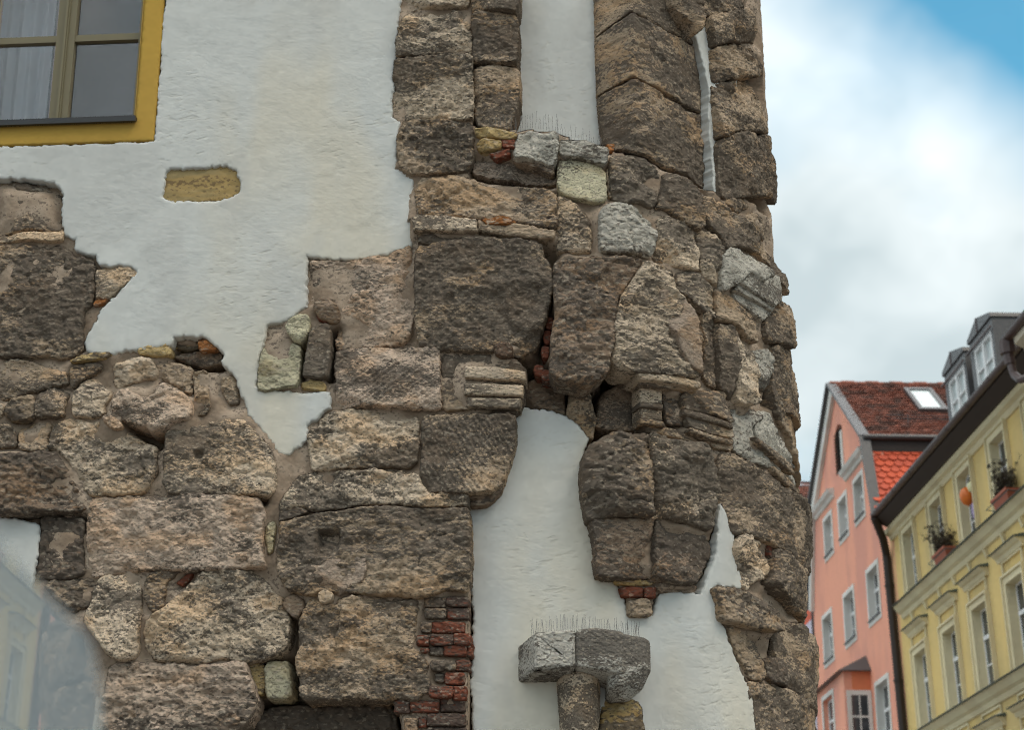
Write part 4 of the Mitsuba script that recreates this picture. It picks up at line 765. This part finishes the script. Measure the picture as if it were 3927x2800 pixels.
def dormer(u0, u1):
    dm = thing_part(yh, 'dormer')
    zb, zt, n = 17.35, 19.38, -.8
    wu0, wu1, wz0, wz1 = u0 + .16, u1 - .40, 17.75, 19.03
    put('front', HP(sbox(u0, zb, u1, zt).difference(sbox(wu0, wz0, wu1, wz1)), n - .1, n), 'sheet_metal', dm)
    put('cheek', cat([HB(u0, u0 + .06, n - 4.5, n - .1, zb, zt), HB(u1 - .06, u1, n - 4.5, n - .1, zb, zt)]), 'sheet_metal', dm)
    um = (u0 + u1) / 2 + .1
    hood = Polygon([(u0 - .05, zt), (u1 + .05, zt), (u1 + .02, zt + .12), (um, zt + .42), (u0 - .02, zt + .12)])
    put('hood', HP(hood, n - 4.5, n + .05), 'sheet_metal', dm)
    put('seam', cat([HB(um - .02, um + .02, n + .05, n + .075, zt, zt + .41), HB(u0 - .05, u1 + .05, n + .05, n + .11, 19.06, 19.10)]), 'gutter_brown', dm)
    uc = (wu0 + wu1) / 2
    put('frame', cat([HP(frame_poly(wu0, wu1, wz0, wz1, .085), n - .09, n + .02), HB(uc - .06, uc + .06, n - .09, n + .03, wz0 + .085, wz1 - .085)] +
        [HB(a, b, n - .085, n + .01, 18.32, 18.365) for a, b in ((wu0 + .085, uc - .06), (uc + .06, wu1 - .085))]), 'window_white', dm)
    put('pane', HB(wu0 + .085, wu1 - .085, n - .075, n - .06, wz0 + .085, wz1 - .085), 'sky_pane', dm)
def thing_part(parent, name):
    k = numbered(parent + '__' + name); USED.add(k); return k
LEAN[0] = .087; dormer(4.10, 6.2); dormer(1.5, 3.6); LEAN[0] = 0.0

# flower boxes, dry plants and balloons at the upper windows
def fbox(u, label, label2):
    LEAN[0] = .087
    b = thing('flower_box', label, 'flower box', 'terracotta flower boxes on the yellow house')
    z = 13.43
    sec = lambda a, c: [(u - a, .10 - c), (u + a, .10 - c), (u + a, .10 + c), (u - a, .10 + c)]
    v = [(x, n + .12, z) for x, n in sec(.52, .10)] + [(x, n + .12, z + .26) for x, n in sec(.60, .14)] + [(x, n + .12, z + .26) for x, n in sec(.55, .10)] + [(x, n + .12, z + .2) for x, n in sec(.55, .10)]
    f = []
    for lv in range(3):
        for i in range(4): a, c = lv * 4 + i, lv * 4 + (i + 1) % 4; f += [[a, c, c + 4], [a, c + 4, a + 4]]
    f += [[0, 2, 1], [0, 3, 2], [12, 13, 14], [12, 14, 15]]
    put('trough', hfix(trimesh.Trimesh(H(v), f, process=False)), 'terracotta', b)
    put('rim', HX([(.07, z + .2), (.39, z + .2), (.39, z + .27), (.37, z + .27), (.37, z + .22), (.09, z + .22), (.09, z + .27), (.07, z + .27)], u - .63, u + .63), 'terracotta', b)
    put('rail', cat([HC((u - .9, .42, z + .12), (u + .9, .42, z + .12), .012, 5), HC((u - .9, .42, z + .12), (u - .9, 0, z + .05), .012, 5), HC((u + .9, .42, z + .12), (u + .9, 0, z + .05), .012, 5)]), 'cap_metal', b)
    LEAN[0] = 0.0
    rg = np.random.default_rng(abs(int(u * 100))); tw, lf = [], []
    us = u + .087 * .9
    for j in range(46):
        p = np.array([us + rg.uniform(-.5, .5), .22 + rg.uniform(-.07, .07), z + .2]); d_ = np.array([rg.normal(0, .33), rg.normal(.05, .22), 1.0]); ln = rg.uniform(.35, .95)
        for k in range(5):
            q2 = p + d_ / np.linalg.norm(d_) * ln / 5; tw.append(HC(p, q2, .009 - .001 * k, 4)); p = q2; d_ = d_ + rg.normal(0, .28, 3)
            for _ in range(5):
                c = p + rg.normal(0, .035, 3); e1, e2 = rg.normal(0, .022, 3), rg.normal(0, .018, 3)
                lf.append([c - e1, c + e2, c + e1, c - e2])
    pl = thing('dry_plant', label2, 'plant', 'plants in the flower boxes of the yellow house')
    put('stem', cat(tw), 'stem_brown', pl)
    q = H(np.array(lf).reshape(-1, 3)); k = np.arange(len(lf)) * 4
    put('leaves', (q, np.vstack([np.c_[k, k + 1, k + 2], np.c_[k, k + 2, k + 3]])), 'leaf_dark', pl, kind='stuff')
fbox(4.65, 'terracotta flower box left of the balloons on the yellow house', 'dry dark plant in the flower box left of the balloons')
fbox(-.85, 'terracotta flower box right of the balloons on the yellow house', 'dry dark plant in the flower box right of the balloons')
LEAN[0] = .087
def ball(name, label, cat_, c, r, mat, sz=1.15):
    t = thing(name, label, cat_)
    m = trimesh.creation.icosphere(3, r); v = np.array(m.vertices); v[:, 2] = v[:, 2] * sz * np.where(v[:, 2] < 0, 1.12, 1)
    o = H(c)[0]
    put('body', trimesh.Trimesh(v + o, m.faces, process=False), mat, t, smooth=True)
    put('neck', trimesh.creation.cone(r * .14, r * .25).apply_translation(o + [0, 0, -r * sz * 1.12 - r * .14]), mat, t)
    put('string', HC(np.array(c) + [0, 0, r * sz], np.array(c) + [0, -.12, .62], .006, 4), 'window_white', t)
ball('balloon', 'orange balloon hanging in an upper window of the yellow house', 'balloon', (2.42, .10, 14.62), .20, 'balloon_orange')
ball('balloon', 'small pale cream balloon hanging behind the orange one', 'balloon', (2.20, .02, 14.80), .13, 'balloon_cream')
cl = thing('hanging_cloth', 'lilac cloth bag hanging under the balloons in the yellow house window', 'bag')
lat = [(r, z) for r, z in ((.02, 14.52), (.07, 14.46), (.06, 14.40), (.12, 14.28), (.13, 14.1), (.11, 13.92), (.0, 13.88))]
vv, ff = [], []
for r, z in lat:
    for an in np.linspace(0, 2 * math.pi, 14, endpoint=False): vv.append((2.12 + r * math.cos(an) * (1 + .1 * math.sin(3 * an)), .0 + r * math.sin(an), z))
for a in range(len(lat) - 1):
    for i in range(14): j = (i + 1) % 14; ff += [[a * 14 + i, a * 14 + j, a * 14 + 14 + j], [a * 14 + i, a * 14 + 14 + j, a * 14 + 14 + i]]
put('bag', hfix(trimesh.Trimesh(H(vv), ff, process=False)), 'cloth_lilac', cl, smooth=True)
put('cord', HC((2.12, 0, 14.5), (2.12, 0, 15.3), .008, 4), 'window_white', cl)
LEAN[0] = 0.0

# pink gabled house
ph = thing('pink_house', 'salmon pink gabled house with white framed windows and a red tiled mansard roof', 'house')
gable = Polygon([(10.6, 0), (22.75, 0), (22.75, 16.35), (21.75, 19.35), (17.25, 22.65), (13.1, 19.45), (12.2, 16.7), (10.6, 16.0)])
PW = [(c - .60, c + .60, 17.33, 18.62) for c in (19.47, 17.05, 14.63)] + [(c - .70, c + .70, 13.80, 15.36) for c in (20.5, 17.02, 13.57)] + [(12.55, 14.1, 9.7, 11.75)]
wp = gable
for u0, u1, z0, z1 in PW: wp = wp.difference(sbox(u0, z0, u1, z1))
LV = Polygon([(16.42, 19.62), (17.72, 19.62), (17.72, 20.85), (17.5, 21.15), (17.07, 21.28), (16.64, 21.15), (16.42, 20.85)])
wp = wp.difference(LV)
put('wall', HP(wp, -.45, 0), 'pink_wash', ph)
put('wall', cat([HB(12.05, 12.3, -9, -.45, 0, 16.6), HB(22.5, 22.75, -9, -.45, 0, 16.3), HB(13.4, 21.5, -1.5, -1.4, 0, 19), HB(12.1, 22.7, -1.5, -1.4, 0, 16.2)]), 'pink_wash', ph)
for u0, u1, z0, z1 in PW:
    house_window(ph, u0, u1, z0, z1, .20, 'white_trim', .15, .03, .62, True, 'sheet_metal')
lv = thing_part(ph, 'louvre_window')
put('backing', HP(LV, -.18, -.16), 'rubber', lv)
for z in np.arange(19.68, 21.15, .135):
    put('slat', HX([(-.14, z + .09), (-.12, z + .10), (.03, z + .01), (.01, z - .01)], 16.45, 17.69), 'louvre_green', lv)
put('shutter', HB(16.43, 16.70, -.13, .04, 19.62, 20.9), 'white_trim', lv)
for a, b in ((13.35, 16.35), (18.2, 21.35)):
    put('belt_moulding', HX([(0, 19.02), (.06, 19.04), (.10, 19.14), (.20, 19.2), (.26, 19.32), (0, 19.38)], a, b), 'white_trim', ph)
def along(path, w, n0, n1, mat, name):
    ms_ = []
    for (a, b), (c, d_) in zip(path[:-1], path[1:]):
        t = np.array([c - a, d_ - b]); t /= np.linalg.norm(t); m = np.array([-t[1], t[0]]) * w
        ms_.append(HP(Polygon([(a, b), (c, d_), (c + m[0], d_ + m[1]), (a + m[0], b + m[1])]), n0, n1))
    put(name, cat(ms_), mat, ph)
vg = [(22.95, 16.1), (21.85, 19.42), (17.25, 22.78), (13.0, 19.52), (12.1, 16.75)]
along(vg[:3], .42, .004, .14, 'white_trim', 'verge_board')
along(vg[2:], .16, .006, .12, 'sheet_metal', 'verge_board')
along(vg[:3], -.09, -.05, .28, 'sheet_metal', 'verge_coping'); along(vg[2:], -.09, -.05, .28, 'sheet_metal', 'verge_coping')
def tiled(parent, name, lo, hi, n0, n1, tw, ex, mat, seed, tip, lab):
    """beaver-tail tiles in staggered rows on the slope from lo (u, z) up to hi, running back from n0 to n1"""
    lo, hi = np.array(lo, float), np.array(hi, float); L = np.linalg.norm(hi - lo); t = (hi - lo) / L; nr_ = np.array([-t[1], t[0]])
    if nr_[1] < 0: nr_ = -nr_
    rg = np.random.default_rng(seed); V, F, U = [], [], []
    for r in range(int(L / ex) + 1):
        for c in range(int((n0 - n1) / tw) + 2):
            y = n0 - (c + .5 * (r % 2)) * tw; b = r * ex + rg.normal(0, .006); lift = .065 + rg.normal(0, .006); w = tw * .48
            prof = [(-w, ex * 1.5), (w, ex * 1.5), (w, tip), (w * .6, tip * .25), (0, 0), (-w * .6, tip * .25), (-w, tip)]
            base = len(V)
            for top in (1, 0):
                for q0, q1 in prof:
                    h_ = (lift * (1 - q1 / (ex * 1.5)) + .012) * 1.0 - (0 if top else .02)
                    p = lo + t * min(b + q1, L) + nr_ * h_; V.append((p[0], y + q0, p[1])); U.append((r + .5, c + .5))
            F += [[base, base + 1 + i, base + 2 + i] for i in range(5)]
            F += [x for i in range(7) for x in ([base + i, base + 7 + i, base + (i + 1) % 7], [base + (i + 1) % 7, base + 7 + i, base + 7 + (i + 1) % 7])]
    put(name, (H(V), np.array(F)), mat, parent, uv=np.array(U), kind='stuff', label=lab)
rf = thing_part(ph, 'roof')
put('deck', hfix(trimesh.Trimesh(H([(13.0, -.06, 19.5), (17.25, -.06, 22.78), (21.9, -.06, 19.4), (13.0, -9, 19.5), (17.25, -9, 22.78), (21.9, -9, 19.4)]), [[0, 2, 1], [3, 4, 5], [0, 1, 4], [0, 4, 3], [1, 2, 5], [1, 5, 4], [0, 3, 5], [0, 5, 2]], process=False)), 'tile_old', rf)
put('deck', hfix(trimesh.Trimesh(H([(12.0, -.06, 16.7), (13.08, -.06, 19.1), (12.0, -9, 16.7), (13.08, -9, 19.1), (14.5, -.06, 17), (14.5, -9, 17)]), [[0, 1, 3], [0, 3, 2], [0, 4, 1], [2, 3, 5], [1, 4, 5], [1, 5, 3]], process=False)), 'tile_new', rf)
tiled(rf, 'old_tiles', (12.95, 19.5), (17.25, 22.82), .05, -6.5, .175, .165, 'tile_old', 3, .05, 'weathered brown red roof tiles')
tiled(rf, 'new_tiles', (11.97, 16.7), (13.06, 19.14), .02, -4.2, .30, .24, 'tile_new', 4, .12, 'bright orange red beaver-tail tiles')
rd = []
for k in range(16):
    n = .15 - k * .42; rd.append(HC((17.25, n, 22.80 + .03 * (k % 2)), (17.25, n - .44, 22.80 + .03 * (k % 2)), .12, 10))
put('ridge_tiles', cat(rd), 'tile_old', rf, kind='stuff')
put('fascia', cat([HB(12.95, 13.3, -9, .05, 19.05, 19.45), HB(12.9, 13.0, -9, .1, 19.40, 19.5)]), 'dark_wood', ph)
put('gutter', HC((12.86, .15, 19.5), (12.86, -9, 19.5), .09), 'sheet_metal', ph)
def RP(k, n, h=0.0):      # point on the roof slope: k metres along it up from the eave
    t = np.array([4.25, 3.28]) / math.hypot(4.25, 3.28); return (13.0 + t[0] * k - t[1] * h, n, 19.5 + t[1] * k + t[0] * h)
sk = thing_part(ph, 'skylight')
def slab(k0, k1, n0, n1, h0, h1):
    return hfix(trimesh.Trimesh(H([RP(k, n, h) for k in (k0, k1) for n in (n0, n1) for h in (h0, h1)]), BF, process=False))
SK = (2.4, 4.65, -2.25, -3.22)
put('frame', cat([slab(SK[0], SK[0] + .18, SK[3], SK[2], 0, .2), slab(SK[1] - .18, SK[1], SK[3], SK[2], 0, .2), slab(SK[0] + .18, SK[1] - .18, SK[2] - .14, SK[2], 0, .2), slab(SK[0] + .18, SK[1] - .18, SK[3], SK[3] + .14, 0, .2)]), 'sheet_metal', sk)
put('pane', slab(SK[0] + .18, SK[1] - .18, SK[3] + .14, SK[2] - .14, .13, .15), 'sky_pane', sk)
sg = []
for n in np.arange(-1.0, -6.5, -.09): sg.append(HC(RP(1.45, n, .05), RP(1.45, n, .28), .007, 4))
for h in (.06, .17, .28): sg.append(HC(RP(1.45, -.9, h), RP(1.45, -6.5, h), .008, 4))
for n in (-1.6, -3.2, -4.8): sg.append(HC(RP(1.2, n, .0), RP(1.46, n, .33), .018, 5))
put('snow_guard', cat(sg), 'sheet_metal', ph, kind='stuff')
ori = thing_part(ph, 'oriel')
OW = sbox(14.75, 0, 19.1, 12.35).difference(sbox(16.45, 9.9, 18.0, 11.95))
put('front', HP(OW, .6, .85), 'pink_wash', ori)
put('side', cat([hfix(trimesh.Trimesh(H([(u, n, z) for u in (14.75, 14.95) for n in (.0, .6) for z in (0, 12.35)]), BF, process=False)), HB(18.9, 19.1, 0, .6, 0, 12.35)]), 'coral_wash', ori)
put('hood', hfix(trimesh.Trimesh(H([(14.55, -.02, 12.35), (14.55, 1.05, 12.35), (19.3, 1.05, 12.35), (19.3, -.02, 12.35), (15.2, -.02, 12.95), (18.7, -.02, 12.95)]), [[0, 1, 4], [1, 2, 5], [1, 5, 4], [2, 3, 5], [0, 4, 5], [0, 5, 3], [0, 2, 1], [0, 3, 2]], process=False)), 'sheet_metal', ori)
put('trim', cat([HP(frame_poly(16.3, 18.15, 9.75, 12.1, .15), .852, .88)]), 'white_trim', ori)
put('pane', HB(16.5, 17.95, .62, .66, 9.9, 11.95), 'pane_dark', ori)
put('frame', cat([HP(frame_poly(16.46, 17.99, 9.91, 11.94, .08), .66, .70), HB(17.18, 17.27, .66, .71, 9.99, 11.86), HB(16.54, 17.91, .66, .7, 11.2, 11.28)]), 'window_white', ori)
sv = lambda n0, n1, z0, z1, u: HB(u - .03, u, n0, n1, z0, z1)
put('side_window', cat([HB(14.70, 14.748, .02, .14, 9.9, 11.75), HB(14.70, 14.748, .66, .80, 9.9, 11.75), HB(14.70, 14.748, .14, .66, 11.6, 11.75), HB(14.72, 14.748, .38, .42, 9.9, 11.6), HB(14.72, 14.748, .14, .66, 10.9, 10.96)]), 'white_trim', ori)
put('side_pane', HB(14.735, 14.747, .14, .66, 9.9, 11.6), 'pane_dark', ori)

# house behind the pink one
fh = thing('far_house', 'dark red tiled house mostly hidden behind the pink gabled house', 'house')
put('wall', HB(24.6, 34, -9, -.45, 0, 16.3), 'lilac_wash', fh)
put('band', cat([HB(24.3, 24.6, -9, -.3, 18.95, 19.4), HB(24.4, 24.6, -9, -.4, 16.2, 16.7)]), 'dark_wood', fh)
put('gable', hfix(trimesh.Trimesh(H([(24.6, -.45, 16.3), (34, -.45, 16.3), (33, -.45, 19.4), (29, -.45, 22.6), (24.9, -.45, 19.4), (24.6, -9, 16.3), (34, -9, 16.3), (33, -9, 19.4), (29, -9, 22.6), (24.9, -9, 19.4)]),
    [[0, 1, 2], [0, 2, 4], [2, 3, 4], [5, 7, 6], [5, 9, 7], [7, 9, 8], [0, 4, 9], [0, 9, 5], [4, 3, 8], [4, 8, 9], [3, 2, 7], [3, 7, 8], [2, 1, 6], [2, 6, 7]], process=False)), 'tile_new', fh)
tiled(fh, 'old_tiles', (24.5, 19.4), (29, 22.7), -.3, -3.2, .2, .18, 'tile_old', 8, .05, None)
put('downpipe', HC((24.45, -.35, 0), (24.45, -.35, 19.2), .09), 'gutter_brown', fh)

# eave corner of the nearer house at the right edge
nh = thing('near_house', 'corner of a beige house with brown gutter at the right edge of the photo', 'house')
E0 = -6.1
put('wall', HB(-16, E0 - 1.2, -6, 1.05, 0, 15.9), 'beige_wall', nh)
put('cornice', HX([(.9, 14.5), (1.10, 14.5), (1.16, 14.75), (1.30, 14.9), (1.36, 15.25), (1.55, 15.35), (1.55, 15.5), (.9, 15.5)], -16, E0 - .35), 'beige_wall', nh)
g = [(1.60 + .12 * math.cos(a), 15.62 + .12 * math.sin(a)) for a in np.linspace(math.pi, 2 * math.pi, 9)] + [(1.70, 15.62), (1.6, 15.55), (1.50, 15.62)]
put('gutter', HX(g, -16, E0), 'gutter_brown', nh)
put('roof', HX([(1.5, 15.64), (-3, 19.5), (-6, 15.64), (-6, 15.51), (1.5, 15.51)], -16, E0 - .2), 'sheet_metal', nh)
hop = [[(E0 - .02, 1.6, 15.55), .16], [(E0 - .02, 1.6, 15.25), .16], [(E0 - .05, 1.58, 15.0), .09]]
put('hopper', cat([HC(hop[0][0], hop[1][0], .17, 8), HC(hop[1][0], hop[2][0], .12, 8)]), 'gutter_brown', nh)
bend = [(E0 - .05, 1.58, 15.05), (E0 - .12, 1.55, 14.75), (E0 - .35, 1.5, 14.55), (E0 - .8, 1.35, 14.5), (E0 - 1.4, 1.2, 14.3), (E0 - 1.5, 1.18, 13.0), (E0 - 1.5, 1.18, 0)]
put('downpipe', cat([HC(a, b, .085, 8) for a, b in zip(bend[:-1], bend[1:])]), 'gutter_brown', nh)

# ------------------------------------------------------------------ out-of-focus glass beside the camera
gp = thing('glass_panel', 'blurred blue grey glass panel with a rounded corner close to the camera, mirroring the houses', 'glass panel')
pd, pn = np.array([math.sin(math.radians(-.9)), math.cos(math.radians(-.9)), 0]), np.array([math.cos(math.radians(.9)), math.sin(math.radians(.9)), 0])
def GP(y0, y1, z0, z1, r, x0, x1):
    pg = sbox(y0, z0, y1, z1).intersection(sbox(y0, z0, y1 - r, z1 - r).buffer(r, quad_segs=16).union(sbox(y0, z0, y1 - r, z1)).union(sbox(y0, z0, y1, z1 - r)))
    m = trimesh.creation.extrude_polygon(pg, x1 - x0, engine='earcut'); v = np.array(m.vertices)
    w = np.array([-.4, 1.7, 0]) + np.outer(v[:, 0], pd) + np.outer(v[:, 2] + x0, pn) + np.outer(v[:, 1], [0, 0, 1])
    return hfix(trimesh.Trimesh(w, m.faces, process=False))
put('pane', GP(-1.3, GY, .7, GZ, .11, -.012, 0), 'pane_near', gp)
put('backing', GP(-1.3, GY - .006, .69, GZ - .006, .11, -.03, -.013), 'rubber', gp)
put('post', cat([GP(-1.2, -1.1, 0, .72, .01, -.04, -.012), GP(-.1, 0, 0, .72, .01, -.04, -.012)]), 'rubber', gp)

# ------------------------------------------------------------------ ground
put('street', (np.array([[-900, -900, 0], [900, -900, 0], [900, 1500, 0], [-900, 1500, 0.0]]), np.array([[0, 1, 2], [0, 2, 3]])), 'cobble_mat')
labels['street'] = {'label': 'cobbled street', 'kind': 'structure'}
